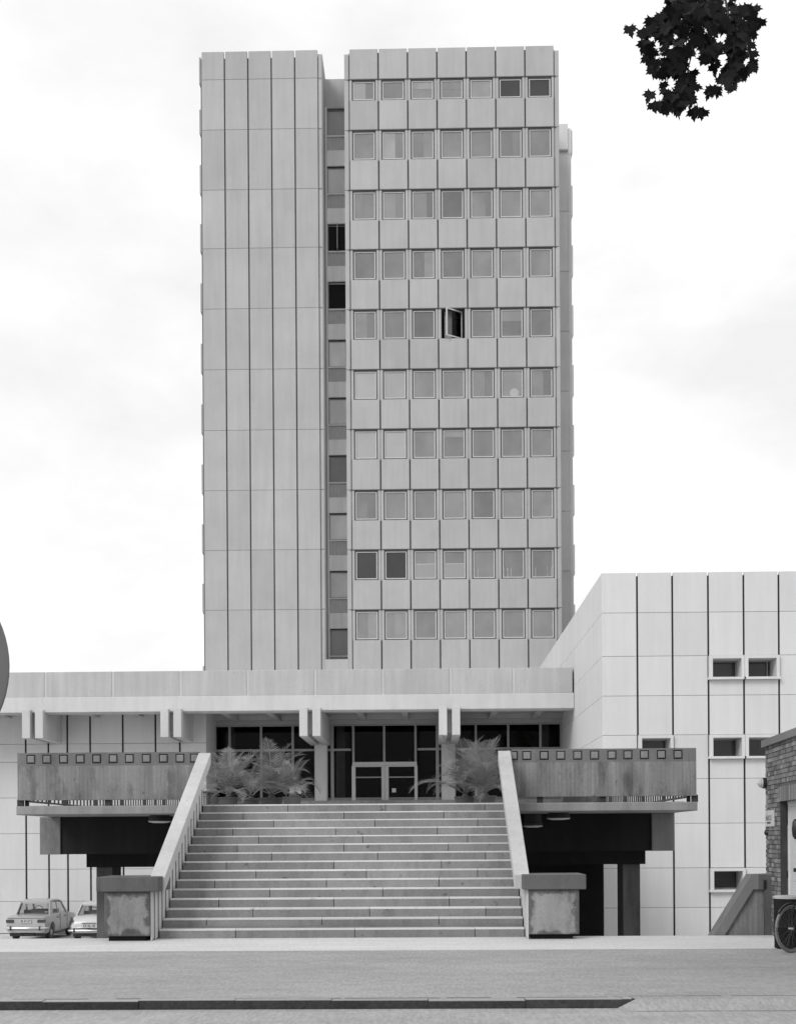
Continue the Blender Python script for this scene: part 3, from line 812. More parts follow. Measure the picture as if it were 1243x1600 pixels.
# ------------------------------------------------------------------ brick building
sl_ = PX(796, 1310, 1.0); BA = math.atan(sl_)
B0 = Vector((PX(1195.5, 1310, 23.2), 23.2, 0))
def t_at(px, out=0.0):
    dx, dy = math.sin(BA), math.cos(BA); s_ = PX(px, 1310, 1.0); bx, by_ = B0.x+out*dy, B0.y-out*dx
    return (bx-s_*by_)/(dx-s_*dy)
bb = local(thing('brick_building', 'small flat-roofed brick outbuilding with a white door at the right edge', 'building', B0, -BA))
# local frame: outer wall plane x=0 facing -x, far corner y=0, towards the camera -y
HB = 3.19; tD0, tD1, zD = t_at(1216.8), t_at(1216.8)+1.9, 2.235
q = MB(); mt = MB()
course = .0765; nb = int(HB/course)+1
def bricks_face(axis, u0, u1, sign):
    for i in range(nb):
        z0 = i*course+.006; z1 = min((i+1)*course-.006, HB)
        stretcher = (i % 2 == 0); u = u0; first = True
        L_ = .245 if stretcher else .118
        while u < u1-.01:
            l = L_ if not (first and not stretcher) else .118
            e = min(u+l, u1)
            if axis == 'x':
                skip = (e > tD0 and u < tD1 and z0 < zD+.24)
                uu, ee = u, e
                if skip and u < tD0: ee = tD0; skip = False
                elif skip and e > tD1 and z0 < zD+.24: uu = tD1; skip = False
                if not skip and ee-uu > .02:
                    o = random.uniform(-.006, .004)
                    q.box(o, .11, -ee+.005, -uu-.005, z0, z1, random.choice((.6,.8,.9,1,1,1.1,1.25,1.5))*random.uniform(.9,1.1))
            else:
                o = random.uniform(-.008, .006)
                q.box(u+.005, e-.005, -.11, o, z0, z1, random.choice((.6,.8,1,1,1.2,1.4)))
            u = e; first = False
bricks_face('x', .0, 8.0, 1)
bricks_face('y', .12, 4.0, 1)
u = tD0-.12
while u < tD1+.12:   # soldier course lintel
    q.box(random.uniform(-.005,.003), .11, -u-.07, -u-.005, zD+.0, zD+.236, random.choice((.8,1,1.2,1.45))); u += .0765
for i in range(int(zD/course)):   # jamb bricks
    q.box(.115, .24, -tD0-.005, -tD0+.1, i*course+.006, (i+1)*course-.006, random.uniform(.7, 1.1)*.8)
q.build('wall', M['bricks'], bb)
mt.box(.012, .2, -tD0+.012, -.02, 0, HB); mt.box(.012, .2, -7.98, -tD1, 0, HB); mt.box(.012, .2, -tD1, -tD0, zD+.01, HB)
mt.box(.2, 4, -.2, -.012, 0, HB); mt.box(3.8, 4, -8, -.2, 0, HB); mt.box(.2, 4, -8, -7.8, 0, HB)
mt.build('mortar', M['mortar'], bb)
q = MB(); q.box(-.06, 4.06, -8.06, .06, HB, HB+.12); q.build('coping', M['coping'], bb)
q = MB(); q.box(.15, .2, -tD1, -tD0, .02, zD); dr = q.build('door', M['doorp'], bb)
q = MB(); q.box(.015, .127, -tD0-.014, -tD0, .02, zD); q.build('jamb', plain('shaded_jamb', .035, .8, var=.3), dr)  # dark strip paints the shade of the door recess
q = MB(); q.box(.128, .15, -tD0-.06, -tD0, .02, zD); q.box(.128, .15, -tD1, -tD0-.06, zD-.09, zD); q.build('frame', M['doorp'], dr)
q = MB(); q.box(.125, .15, -tD0-.05, -tD0-.012, 1.85, 2.17); q.box(.11, .13, -tD0-.045, -tD0-.02, 1.0, 1.1); q.build('hinge', M['black'], dr)
q = MB(); q.lathe([(.02,0),(.05,.05),(.06,.16),(.05,.27),(.02,.32)], (.13, -tD0-.62, 1.62), 12); q.build('handle', M['black'], dr, smooth=True)
q = MB(); q.box(.10, .15, -tD0-.66, -tD0-.58, 1.1, 1.16); q.build('latch', M['black'], dr)
def wall_pt(t, out, z): 
    v = Matrix.Rotation(-BA, 3, 'Z') @ Vector((-out, -t, 0)); return Vector((B0.x+v.x, B0.y+v.y, z))
# sign plate
sg = local(thing('wall_sign', 'small white rectangular notice plate on the brick wall beside the door', 'sign', wall_pt(t_at(1196.5), 0, PZ(1200,1291.5,23.0)), -BA))
q = MB(); q.box(-.018, -.004, -(t_at(1209.5)-t_at(1196.5)), 0, 0, .27); q.build('plate', M['doorp'], sg)
q = MB(); q.box(-.021, -.019, -.47, -.16, .05, .075); q.build('underline', M['black'], sg)
def text(s, size, mat, parent, loc, rot, name='lettering', sx=1.0, bold=.0):
    cu = bpy.data.curves.new(name, 'FONT'); cu.body = s; cu.size = size; cu.align_x = 'CENTER'; cu.align_y = 'CENTER'; cu.extrude = .002; cu.offset = bold
    o = bpy.data.objects.new(name, cu); COL.objects.link(o)
    dg = bpy.context.evaluated_depsgraph_get(); me = bpy.data.meshes.new_from_object(o.evaluated_get(dg)); bpy.data.objects.remove(o)
    me.materials.clear(); me.materials.append(mat)
    o = bpy.data.objects.new(name, me); COL.objects.link(o); o.parent = parent; o.location = loc; o.rotation_euler = rot; o.scale = (sx, 1, 1)
    return o
text('NAVI 31', .13, plain('grey_ink', .22, .6), sg, (-.021, -.32, .14), (R(90), 0, R(-90)), sx=1.1)
lp = local(thing('wall_lamp', 'round bulkhead lamp with black base high on the brick corner', 'lamp', wall_pt(.10, 0, PZ(1193,1223.5,23.1)), -BA))
q = MB(); q.cyl((-.07, 0, 0), .095, .068, 18, 'x'); q.build('base', M['black'], lp, smooth=True)
q = MB(); 
vs = []
for i in range(5):
    a = i/4*math.pi/2; rr_ = .085*math.cos(a) if i < 4 else .012
    q.cyl((-.07-.075*math.sin(a), 0, 0), rr_, -.02, 18, 'x', r2=.085*math.cos(min(a+.35, 1.5)))
q.build('globe', plain('lamp_glass', .5, .2), lp, smooth=True)
bl = local(thing('door_bell', 'small round black bell below the white wall sign', 'bell', wall_pt(.2, 0, PZ(1198,1301,23.0)), -BA))
q = MB(); q.cyl((-.05, 0, 0), .045, .05, 14, 'x', r2=.055); q.build('bell_housing', M['black'], bl, smooth=True)
q = MB(); q.cyl((-.062, 0, 0), .02, .012, 10, 'x'); q.build('button', M['iron'], bl)

# ------------------------------------------------------------------ drum
Dx, Dy = PX(1207, 1440, 20.1)+.237, 20.1
dm = thing('metal_drum', 'dark metal drum with a pale lid standing by the brick wall', 'drum', (Dx, Dy, 0))
q = MB(); q.lathe([(.20,0),(.215,.02),(.218,.3),(.224,.31),(.218,.32),(.222,.55),(.228,.56),(.222,.57),(.225,.74)], (Dx,Dy,0), 36); q.build('body', plain('drum_paint', .015, .7, var=.2, spec=.1), dm, smooth=True)
q = MB(); q.lathe([(.22,.74),(.235,.742),(.237,.775),(.20,.785),(.05,.785)], (Dx,Dy,0), 36); q.build('lid', plain('zinc_lid', .42, .45, var=.1), dm, smooth=True)

# ------------------------------------------------------------------ bicycle
def bicycle():
    bk = local(thing('bicycle', 'dark bicycle with spoked front wheel parked in front of the metal drum', 'bicycle', (5.19, 19.32, 0), 0))
    Rw = .345
    def wheel(c, ang):
        ca, sa = math.cos(ang), math.sin(ang)
        def pt(r, a, off=0): return (c[0]+ca*r*math.cos(a)-sa*off, c[1]+sa*r*math.cos(a)+ca*off, c[2]+r*math.sin(a))
        n = 48
        q = MB(); q.tube([pt(Rw-.018, 2*math.pi*i/n) for i in range(n)], .019, 8, True); w = q.build('wheel', plain('tyre_rubber', .20, .6), bk, smooth='all')
        q = MB(); q.tube([pt(Rw-.045, 2*math.pi*i/n) for i in range(n)], .011, 6, True); q.build('rim', plain('rim_steel', .5, .3, metal=.8), w, smooth='all')
        q = MB()
        for i in range(32):
            a = 2*math.pi*i/32; o = .03 if i % 2 else -.03
            q.tube([pt(.02, a+(.9 if i % 4 < 2 else -.9), o), pt(Rw-.05, a, 0)], .0009, 4)
        q.build('spokes', plain('spoke_steel', .16, .4, metal=.3), w)
        q = MB(); q.tube([pt(0,0,-.045), pt(0,0,.045)], .018, 10); q.build('hub', plain('hub_steel', .5, .3, metal=.8), w)
    fw = (0, 0, Rw); rw = (.62, -.85, Rw)       # rear wheel towards the camera, out of frame
    ang_f = R(35)
    wheel(fw, ang_f); wheel(rw, math.atan2(-.85, .62))
    f = Vector((.62, -.85, 0)).normalized()
    head_t = Vector(fw)+f*.20+Vector((0,0,.56)); head_b = Vector(fw)+f*.12+Vector((0,0,.38))
    bbk = Vector(fw)+f*.60+Vector((0,0,-.06)); seat_t = Vector(fw)+f*.76+Vector((0,0,.50)); rr_ = Vector(rw)
    q = MB()
    for a, b_ in ((head_t, head_b), (head_t, seat_t-Vector((0,0,.03))), (head_b, bbk), (seat_t, bbk), (bbk, rr_), (seat_t, rr_)): q.tube([a, b_], .014, 8)
    q.build('frame', M['black'], bk, smooth=True)
    q = MB(); n = Vector((-math.sin(ang_f), math.cos(ang_f), 0))
    for s_ in (-.05, .05):
        q.tube([head_b+n*s_*.7, Vector(fw)+n*s_+f*.03+Vector((0,0,.2)), Vector(fw)+n*s_], .010, 6)
    q.build('fork', M['black'], bk, smooth=True)
    q = MB(); sd = Vector((f.y, -f.x, 0)); h = head_t+Vector((0,0,.14))
    q.tube([head_t, h], .012); q.tube([h-sd*.28+f*.16, h-sd*.25+f*.04, h-sd*.08, h+sd*.08, h+sd*.25+f*.04, h+sd*.28+f*.16], .011, 8)
    q.build('handlebar', plain('chrome', .6, .2, metal=1.0), bk, smooth=True)
    q = MB(); q.tube([seat_t-Vector((0,0,.02)), seat_t+Vector((0,0,.10))], .012); q.tube([seat_t+Vector((0,0,.12))-f*.13, seat_t+Vector((0,0,.13)), seat_t+Vector((0,0,.12))+f*.12], [.02,.05,.08], 10)
    q.build('saddle', M['black'], bk, smooth=True)
    # mudguards
    for c_, ang in ((fw, ang_f), (rw, math.atan2(-.85,.62))):
        q = MB(); ca, sa = math.cos(ang), math.sin(ang)
        q.tube([(c_[0]+ca*(Rw+.012)*math.cos(a), c_[1]+sa*(Rw+.012)*math.cos(a), c_[2]+(Rw+.012)*math.sin(a)) for a in [R(20+i*10) for i in range(13)]], .022, 6); q.build('mudguard', M['black'], bk, smooth='all')
    # crank, pedals
    q = MB(); q.cyl((bbk.x, bbk.y, bbk.z), .08, .01, 20, 'x'); q.tube([bbk-f*.0, bbk+Vector((-.06,.0,-.15))], .01); q.box(bbk.x-.13, bbk.x-.03, bbk.y-.03, bbk.y+.03, bbk.z-.17, bbk.z-.14); q.build('crank', M['iron'], bk)
    q = MB(); fl_ = head_t-f*.02+Vector((0,0,.0)); q.cyl((fl_.x-.02, fl_.y-.02, fl_.z-.02), .055, .09, 16, 'y', r2=.04); q.build('front_lamp', plain('chrome_lamp', .6, .2, metal=1.0), bk, smooth=True)
bicycle()

# ------------------------------------------------------------------ road sign at the left edge
sx_, sz_ = P(-156, 1043, 4.2)
rs = thing('road_sign', 'back of a round grey road sign cut by the left edge', 'sign', (sx_, 4.2, 0))
q = MB(); q.lathe([(.02,.0),(.345,.0),(.35,.006),(.35,.022),(.335,.024),(.02,.012)], (0,0,0), 72)
q.v = [(sx_+v[0], 4.2-v[2], sz_+v[1]) for v in q.v]; q.build('disc', plain('sign_back_paint', .115, .6, var=.05), rs, smooth=True, recalc=True)
q = MB(); q.cyl((sx_, 4.235, -.115), .03, sz_+.3+.115, 14); q.build('post', M['alu'], rs, smooth=True)
q = MB(); q.box(sx_-.15, sx_+.15, 4.17, 4.176, sz_+.12, sz_+.15); q.box(sx_-.15, sx_+.15, 4.17, 4.176, sz_-.15, sz_-.12); q.build('clamp', M['alu'], rs)

# ------------------------------------------------------------------ cars
def loft(mb, rings, tone=1.0, mi=0):
    n = len(rings[0]); vs = [p for r_ in rings for p in r_]; fs = []
    for i in range(len(rings)-1):
        for k in range(n): fs.append((i*n+k, i*n+(k+1) % n, (i+1)*n+(k+1) % n, (i+1)*n+k))
    fs += [tuple(range(n-1, -1, -1)), tuple(range((len(rings)-1)*n, len(rings)*n))]
    mb.mi = mi; mb.add(vs, fs, tone)
def lerp(tab, y):
    for (a, va), (b, vb) in zip(tab[:-1], tab[1:]):
        if y <= b:
            t = max(0, (y-a)/(b-a)); return va+(vb-va)*t
    return tab[-1][1]
def make_car(name, label, loc, rot, W, Lc, top, bot, wid, gh, paint, plate, rounded, lamps, wheel_y, gr=1.42):
    car = local(thing(name, label, 'car', loc, rot))
    # body: y=0 at the tail, +y forward
    q = MB(); ys = sorted(set([0, .02, .07, .16, .3] + [i*.25 for i in range(2, int(Lc/.25))] + [Lc-.3, Lc-.16, Lc-.07, Lc-.02, Lc]))
    rings = []
    for y in ys:
        zt_ = lerp(top, y); zb_ = lerp(bot, y); hw = W/2*lerp(wid, y); m_ = zb_+(zt_-zb_)*.52
        c = .10 if rounded else .055; s_ = .05 if rounded else .03
        pr_ = [(-hw+.10, zb_), (-hw+.03, zb_+.05), (-hw+.005, zb_+.18), (-hw, m_), (-hw+s_*.6, zt_-c*1.6), (-hw+s_+.01, zt_-c*.6), (-hw+s_+c*.55, zt_-c*.12), (-hw+s_+c*1.6, zt_), (0, zt_+(.03 if rounded else .015))]
        pr_ += [(-x_, z_) for x_, z_ in pr_[-2::-1]]
        rings.append([(x_, y, z_) for x_, z_ in pr_])
    loft(q, rings)
    body = q.build('body', paint, car, smooth=True, recalc=True)
    # wheel arches cut out
    cut = MB(); 
    for wy in wheel_y:
        for sgn in (-1, 1): cut.cyl((sgn*(W/2-.10)-.16, wy, .33), .355, .32, 28, 'x')
    co_ = cut.build('cutter', paint, None, recalc=True)
    md = body.modifiers.new('b', 'BOOLEAN'); md.object = co_; md.operation = 'DIFFERENCE'; md.solver = 'EXACT'
    co_.parent = car
    bpy.context.view_layer.update(); dg = bpy.context.evaluated_depsgraph_get()
    me = bpy.data.meshes.new_from_object(body.evaluated_get(dg)); body.modifiers.clear(); body.data = me
    bpy.data.objects.remove(co_)
    # greenhouse: belt loop and roof loop corner points
    (yb0, yt0, yt1, yb1, zbelt_r, zbelt_f, zr, hb, ht) = gh
    # sections: rear base, rear top, front top, front base
    rf_ = MB(); rr2 = []
    for y, dz, sc in ((yt0-.03, -.05, .93), (yt0+.04, -.012, .97), (yt0+.25, .02, 1), ((yt0+yt1)/2, .04, 1), (yt1-.25, .02, 1), (yt1-.04, -.012, .97), (yt1+.03, -.05, .93)):
        h_ = ht*sc; rr2.append([(-h_, y, zr-.055+dz), (-h_+.03, y, zr-.015+dz), (-h_+.12, y, zr+dz), (0, y, zr+.015+dz), (h_-.12, y, zr+dz), (h_-.03, y, zr-.015+dz), (h_, y, zr-.055+dz), (h_-.03, y, zr-.065+dz), (-h_+.03, y, zr-.065+dz)])
    loft(rf_, rr2); rf_.build('roof', paint, car, smooth=True, recalc=True)
    pl = MB(); plr = MB()
    bz = lambda y: lerp(top, y)-.03
    zR = zr-.07
    A = lambda s_, y, z, h_: (s_*h_, y, z)
    ymid = (yt0+yt1)/2+.05
    for s_ in (-1, 1):
        pw = .16 if not rounded else .12
        # C pillar as a tapered quad prism (thin sheet pillars)
        tgt = pl if s_ > 0 else plr
        def sheet(p, th=.03):
            vs = [Vector(v_) for v_ in p]; ins = [v_+Vector((-s_*th, 0, 0)) for v_ in vs]; n_ = len(vs)
            tgt.add(vs+ins, [tuple(range(n_)), tuple(range(2*n_-1, n_-1, -1))]+[(i, (i+1) % n_, (i+1) % n_+n_, i+n_) for i in range(n_)])
        sheet([A(s_, yb0, bz(yb0), hb), A(s_, yb0+pw*2.1, bz(yb0+pw*2), hb), A(s_, yt0+pw*1.5, zR, ht), A(s_, yt0-.02, zR, ht)])
        sheet([A(s_, ymid-.04, bz(ymid), hb), A(s_, ymid+.04, bz(ymid), hb), A(s_, ymid+.03, zR, ht), A(s_, ymid-.03, zR, ht)])
        sheet([A(s_, yb1-.06, bz(yb1), hb), A(s_, yb1+.0, bz(yb1), hb), A(s_, yt1+.02, zR, ht), A(s_, yt1-.05, zR, ht)])
        sheet([A(s_, yb0+.05, bz(yb0)-.02, hb+.004), A(s_, yb1, bz(yb1)-.02, hb+.004), A(s_, yb1, bz(yb1)+.03, hb), A(s_, yb0+.05, bz(yb0)+.03, hb)])
    # rear and front window surround
    for (yb, yt, z0) in ((yb0, yt0, bz(yb0)), (yb1, yt1, bz(yb1))):
        plr.tube([(-hb+.03, yb, z0), (-ht+.03, yt, zR+.02)], .028, 6); pl.tube([(hb-.03, yb, z0), (ht-.03, yt, zR+.02)], .028, 6)
    pl.build('side_pillars', paint, car, recalc=True); plr.build('side_pillars', paint, car, recalc=True)
    tr_ = MB()
    for (yb, yt, z0, o) in ((yb0, yt0, bz(yb0), -.02), (yb1, yt1, bz(yb1), .02)):
        tr_.tube([(-hb+.10, yb+o, z0+.03), (hb-.10, yb+o, z0+.03), (ht-.09, yt+o, zR-.005), (-ht+.09, yt+o, zR-.005)], .011, 5, True)
    tr_.build('window_trim', M['iron'], car)
    gq = MB()
    gq.add([(-hb+.05, yb0, bz(yb0)), (hb-.05, yb0, bz(yb0)), (ht-.05, yt0, zR), (-ht+.05, yt0, zR)], [(0,1,2,3)]); gq.build('rear_window', M['carglass'], car)
    gq = MB(); gq.add([(-hb+.05, yb1, bz(yb1)), (hb-.05, yb1, bz(yb1)), (ht-.05, yt1, zR), (-ht+.05, yt1, zR)], [(0,1,2,3)]); gq.build('windscreen', M['carglass'], car)
    for s_ in (-1, 1):
        gq = MB(); gq.add([(s_*(hb-.015), yb0+.3, bz(yb0+.3)), (s_*(hb-.015), yb1-.05, bz(yb1)), (s_*(ht-.015), yt1, zR), (s_*(ht-.015), yt0+.2, zR)], [(0,1,2,3)]); gq.build('side_window', M['carglass'], car)
    # interior
    it = MB(); ds = paint
    for y in (yb0+.55, yb0+1.45): it.box(-hb+.15, hb-.15, y, y+.14, .45, lerp(top, y)+.12)
    it.build('seats', plain('seat_cloth', .12, .9), car)
    it = MB(); cy = yb1-.45; n = 20
    it.tube([(-hb*.52+.18*math.cos(2*math.pi*i/n), cy+.06*math.sin(2*math.pi*i/n), lerp(top, cy)+.06+.17*math.sin(2*math.pi*i/n)) for i in range(n)], .013, 6, True)
    it.tube([(-hb*.52-.18, cy, lerp(top,cy)+.06), (-hb*.52+.18, cy, lerp(top,cy)+.06)], .012)
    it.build('steering_wheel', M['black'], car)
    # wheels
    for wy in wheel_y:
        for sgn in (-1, 1):
            x_ = sgn*(W/2-.13)
            tw = MB(); tw.lathe([(.18,-.075),(.26,-.085),(.295,-.06),(.30,0),(.295,.06),(.26,.085),(.18,.075)], (0,0,0), 28)
            tw.v = [(x_+v[2], wy+v[0], .30+v[1]) for v in tw.v]; t_ = tw.build('wheel', M['black'], car, smooth=True, recalc=True)
            hbm = MB(); hbm.lathe([(.185,0),(.18,.02),(.12,.045),(.10,.075),(.02,.085)], (0,0,0), 24)
            hbm.v = [(x_+sgn*(.015+v[2]), wy+v[0], .30+v[1]) for v in hbm.v]; hbm.build('hubcap', plain('hubcap_steel', .5, .35, metal=.5), t_, smooth=True, recalc=True)
    # bumper
    chrome = plain('bumper_chrome', .62, .28, metal=.7)
    bm_ = MB(); zz_ = .50 if not rounded else .43
    bm_.tube([(-W/2-.02, .18, zz_), (-W/2-.015, .0, zz_), (-W/2+.1, -.07, zz_), (0, -.09, zz_), (W/2-.1, -.07, zz_), (W/2+.015, .0, zz_), (W/2+.02, .18, zz_)], .035, 8)
    bm_.build('rear_bumper', chrome, car, smooth=True)
    bm_ = MB(); bm_.tube([(-W/2-.02, Lc-.18, zz_), (-W/2+.1, Lc+.07, zz_), (0, Lc+.09, zz_), (W/2-.1, Lc+.07, zz_), (W/2+.02, Lc-.18, zz_)], .035, 8); bm_.build('front_bumper', chrome, car, smooth=True)
    for sgn in (-1, 1):
        bm_ = MB(); bm_.box(sgn*W*.36-.02, sgn*W*.36+.02, -.13, -.04, zz_-.08, zz_+.07); bm_.build('overrider', M['black'], car)
    for (x_, z_, w_, h_) in lamps:
        for sgn in (-1, 1):
            lm = MB()
            if rounded: 
                lm.lathe([(.01,-.03),(h_*.7,-.02),(h_,.02),(h_,.06)], (0,0,0), 16); lm.v = [(sgn*x_+v[0]*w_/h_, .03+v[2]*.8-.03, z_+v[1]) for v in lm.v]
            else:
                lm.box(sgn*x_-w_, sgn*x_-.005, -.025, .05, z_-h_, z_+h_); lm.box(sgn*x_+.005, sgn*x_+w_, -.025, .05, z_-h_, z_+h_)
            lm.build('tail_lamp', plain('tail_lamp_lens', .06, .2), car, smooth=rounded, recalc=True)
    zp = plate[1]; pb = MB(); pb.box(-.22, .22, -.035, -.02, zp-.065, zp+.065); pt_ = pb.build('number_plate', M['frame'], car)
    text(plate[0], .115, M['black'], pt_, (0, -.037, zp), (R(90), 0, 0), sx=.98, bold=.002)
    un = MB(); un.box(-W/2+.12, W/2-.12, .12, Lc-.3, .20, .32); un.tube([(-.15, -.02, .24), (-.15, .6, .25)], .03, 8); un.box(-.35, .3, .05, .3, .22, .3); un.build('underbody', M['black'], car)
    return car, body
cy_ = 52.3
paint1 = plain('grey_car_paint', .42, .35, spec=.5, var=.02, coat=.5)
x1 = PX(40.6, 1440, cy_)
car1, body1 = make_car('parked_car', 'pale grey boxy four-door saloon parked at the far left with plate IB 57-57', (x1, cy_, ZL), R(-1.0), 1.60, 4.05,
    [(0,.86),(.07,.885),(.3,.915),(.9,.95),(1.2,.96),(2.9,.94),(3.1,.92),(3.9,.84),(4.05,.78)], [(0,.34),(.15,.30),(.4,.27),(3.7,.28),(4.05,.38)], [(0,.95),(.15,.985),(.4,1),(3.6,1),(4.05,.93)],
    (.80, 1.12, 2.50, 3.02, .9, .9, 1.43, .70, .60), paint1, ('IB 57-57', .74), False, [(.62,.745,.155,.055)], (.80, 3.25))
car1.scale = (1.0, 1.10, 1.10)
det = MB()
det.box(-.74, .74, -.008, .02, .845, .86); det.build('boot_edge', M['iron'], car1)
det = MB()
for s_ in (-1, 1):
    for y_ in (1.75, 2.65): det.box(s_*.80-.008, s_*.80+.008, y_, y_+.008, .35, .93)
    for y_ in (1.35, 2.3): det.box(s_*.805-.02, s_*.805+.02, y_, y_+.12, .80, .825)
det.build('door_handle', M['iron'], car1)
det = MB(); det.box(.42, .56, .99, 1.0, 1.0, 1.04); det.build('window_sticker', M['frame'], car1)
paint2 = plain('white_car_paint', .55, .35, spec=.5, var=.02, coat=.5)
car2, body2 = make_car('parked_car', 'small rounded white car half hidden behind the terrace column with plate CE 42-18', (PX(141, 1440, cy_), cy_-.2, ZL), R(-.6), 1.50, 3.6,
    [(0,.62),(.04,.78),(.12,.87),(.3,.93),(.7,.97),(1.2,.97),(2.5,.95),(3.1,.90),(3.45,.80),(3.6,.62)], [(0,.34),(.2,.30),(3.3,.30),(3.6,.36)], [(0,.82),(.04,.90),(.12,.95),(.3,.98),(.6,1),(2.9,1),(3.4,.94),(3.6,.82)],
    (.62, .98, 2.05, 2.50, .95, .95, 1.41, .66, .55), paint2, ('CE 42-18', .60), True, [(.66,.80,.055,.085)], (.68, 2.75))
car2.scale = (1.03, 1.05, 1.06)
det = MB(); det.box(-.27, .27, -.05, .02, .70, .72); det.build('plate_lamp', M['alu'], car2)

# ------------------------------------------------------------------ palms
def leafmat(name, c, transl=.25):
    m = bpy.data.materials.new(name); m.use_nodes = True; nt = m.node_tree; bs = nt.nodes['Principled BSDF']
    at = N(nt, 'ShaderNodeAttribute', attribute_name='tone'); v = math_(nt, 'MULTIPLY', at.outputs['Fac'], c)
    cc = N(nt, 'ShaderNodeCombineColor'); [L(nt, v, cc.inputs[i]) for i in range(3)]
    L(nt, cc.outputs[0], bs.inputs['Base Color']); bs.inputs['Roughness'].default_value = .6; bs.inputs['Specular IOR Level'].default_value = .12
    tl = N(nt, 'ShaderNodeBsdfTranslucent'); L(nt, cc.outputs[0], tl.inputs[0])
    mx = N(nt, 'ShaderNodeMixShader'); mx.inputs[0].default_value = transl
    out = nt.nodes['Material Output']; L(nt, bs.outputs[0], mx.inputs[1]); L(nt, tl.outputs[0], mx.inputs[2]); L(nt, mx.outputs[0], out.inputs[0])
    return m
M['palm'] = leafmat('palm_leaf', .25, .12); M['palmd'] = leafmat('palm_leaf_dark', .20, .12); M['stem'] = plain('palm_stem', .12, .8)
def frond_mesh(Ln, rise_, droop, wid=.30, nl=26, tone=1.0):
    q = MB(); pts = []; n = 16
    for i in range(n+1):
        t = i/n; a = rise_ - droop*t*t
        if i == 0: p = Vector((0,0,0))
        else: p = pts[-1]+Vector((math.cos(a), 0, math.sin(a)))*Ln/n
        pts.append(p)
    q.tube(pts, [.012*(1-.8*i/n)+.002 for i in range(n+1)], 4, tone=.9)
    for i in range(nl):
        t = .12+.88*i/(nl-1); f_ = t*n; k = min(int(f_), n-1); p = pts[k].lerp(pts[k+1], f_-k); d = (pts[k+1]-pts[k]).normalized()
        l = wid*(math.sin(math.pi*min(1, .15+t*.9))**.6)*random.uniform(.85, 1.1)+.03
        up_ = d.cross(Vector((0,1,0))).normalized()*-1
        if up_.z < 0: up_ = -up_
        for s_ in (-1, 1):
            ld = (Vector((0, s_, 0))*math.cos(.50+.35*t)+d*math.sin(.50+.35*t)+up_*.25).normalized()
            tip = p+ld*l+Vector((0,0,-.16*l)); mid = p+ld*l*.5+Vector((0,0,.0)); w = d*.0105
            q.add([p-w*.6, p+w*.6, mid+w, mid-w, tip], [(0,1,2,3), (3,2,4)], tone*random.uniform(.75, 1.25))
    return q
def palm(label, px, Y, size, nfr, tilt=0, mat='palm', seed=0, wid=.31, tone=1.0, az=None):
    random.seed(seed); X = PX(px, 1252, Y)
    t = local(thing('potted_palm', label, 'palm', (X, Y, zd)))
    q = MB(); q.lathe([(.13*size,0),(.16*size,.02),(.20*size,.24),(.215*size,.24),(.215*size,.27),(.19*size,.27),(.18*size,.22),(.02,.22)], (0,0,0), 24); q.build('pot', plain('clay_pot', .07, .8), t, smooth=True)
    q = MB(); q.tube([(0,0,.2),(.01,0,.3),(.0,0,.36)], [.07*size,.075*size,.05*size], 9); q.build('trunk', M['stem'], t, smooth=True)
    vars_ = [frond_mesh(1.15*size*random.uniform(.85,1.1), R(a), R(dr), wid*size, 25, tone*random.uniform(.55, 1.35)) for a, dr in ((84,40),(72,75),(58,95),(42,100),(24,80),(68,50))]
    objs = [v.build('frond', M[mat], None) for v in vars_]
    for k in range(nfr):
        o = objs[k % 6].copy(); COL.objects.link(o); o.parent = t; o.location = (0,0,.33)
        a = az[k % len(az)] if az else k*137.5+random.uniform(-15,15)
        o.rotation_euler = (random.uniform(-.08,.08), random.uniform(-.1,.1)+tilt, R(a)); s_ = random.uniform(.8,1.1); o.scale = (s_, s_, s_)
    for o in objs: bpy.data.objects.remove(o)
    return t
palm('tallest potted palm with upright fronds left of the doors', 424, 31.4, 1.36, 17, seed=11)
palm('dusty pale palm close to the top of the left handrail', 357, 30.9, 1.12, 15, seed=12, tone=1.15)
palm('low potted palm between the tall left palm and the left column', 455, 30.8, .95, 11, seed=13, tone=1.1)
palm('small potted palm standing behind the other left palms', 392, 32.4, 1.1, 6, seed=17, tone=1.0)
palm('dark spreading palm next to the top of the right handrail', 757, 31.0, 1.30, 24, seed=14, mat='palmd')
palm('second palm with long fronds reaching towards the doors', 726, 31.6, 1.2, 17, seed=15, mat='palmd', tone=1.1)
# fan palm
random.seed(5)
fp = local(thing('fan_palm', 'small fan palm with one broad pale leaf at the stair head', 'palm', (PX(462, 1252, 27.9), 27.9, zd)))
q = MB(); q.lathe([(.09,0),(.12,.16),(.13,.18),(.02,.17)], (0,0,0), 20); q.build('pot', plain('clay_pot_small', .07, .8), fp, smooth=True)
for (ox, oz, rot) in ((0, .30, 0),):
    q = MB(); c_ = Vector((ox, 0, oz))
    q.tube([(0,0,.15), c_*.6+Vector((0,.03,.1)), c_], .008, 5)
    for i in range(22):
        a = R(-15+i*210/21+rot); l = .15*random.uniform(.9,1.1)
        d = Vector((math.cos(a), -.45, math.sin(a)-.25)).normalized(); w = Vector((-d.z, 0, d.x))*.016
        q.add([c_, c_+d*l*.6+w, c_+d*l, c_+d*l*.6-w], [(0,1,2,3)], random.uniform(.9,1.4))
    q.build('leaf', M['palm'], fp)

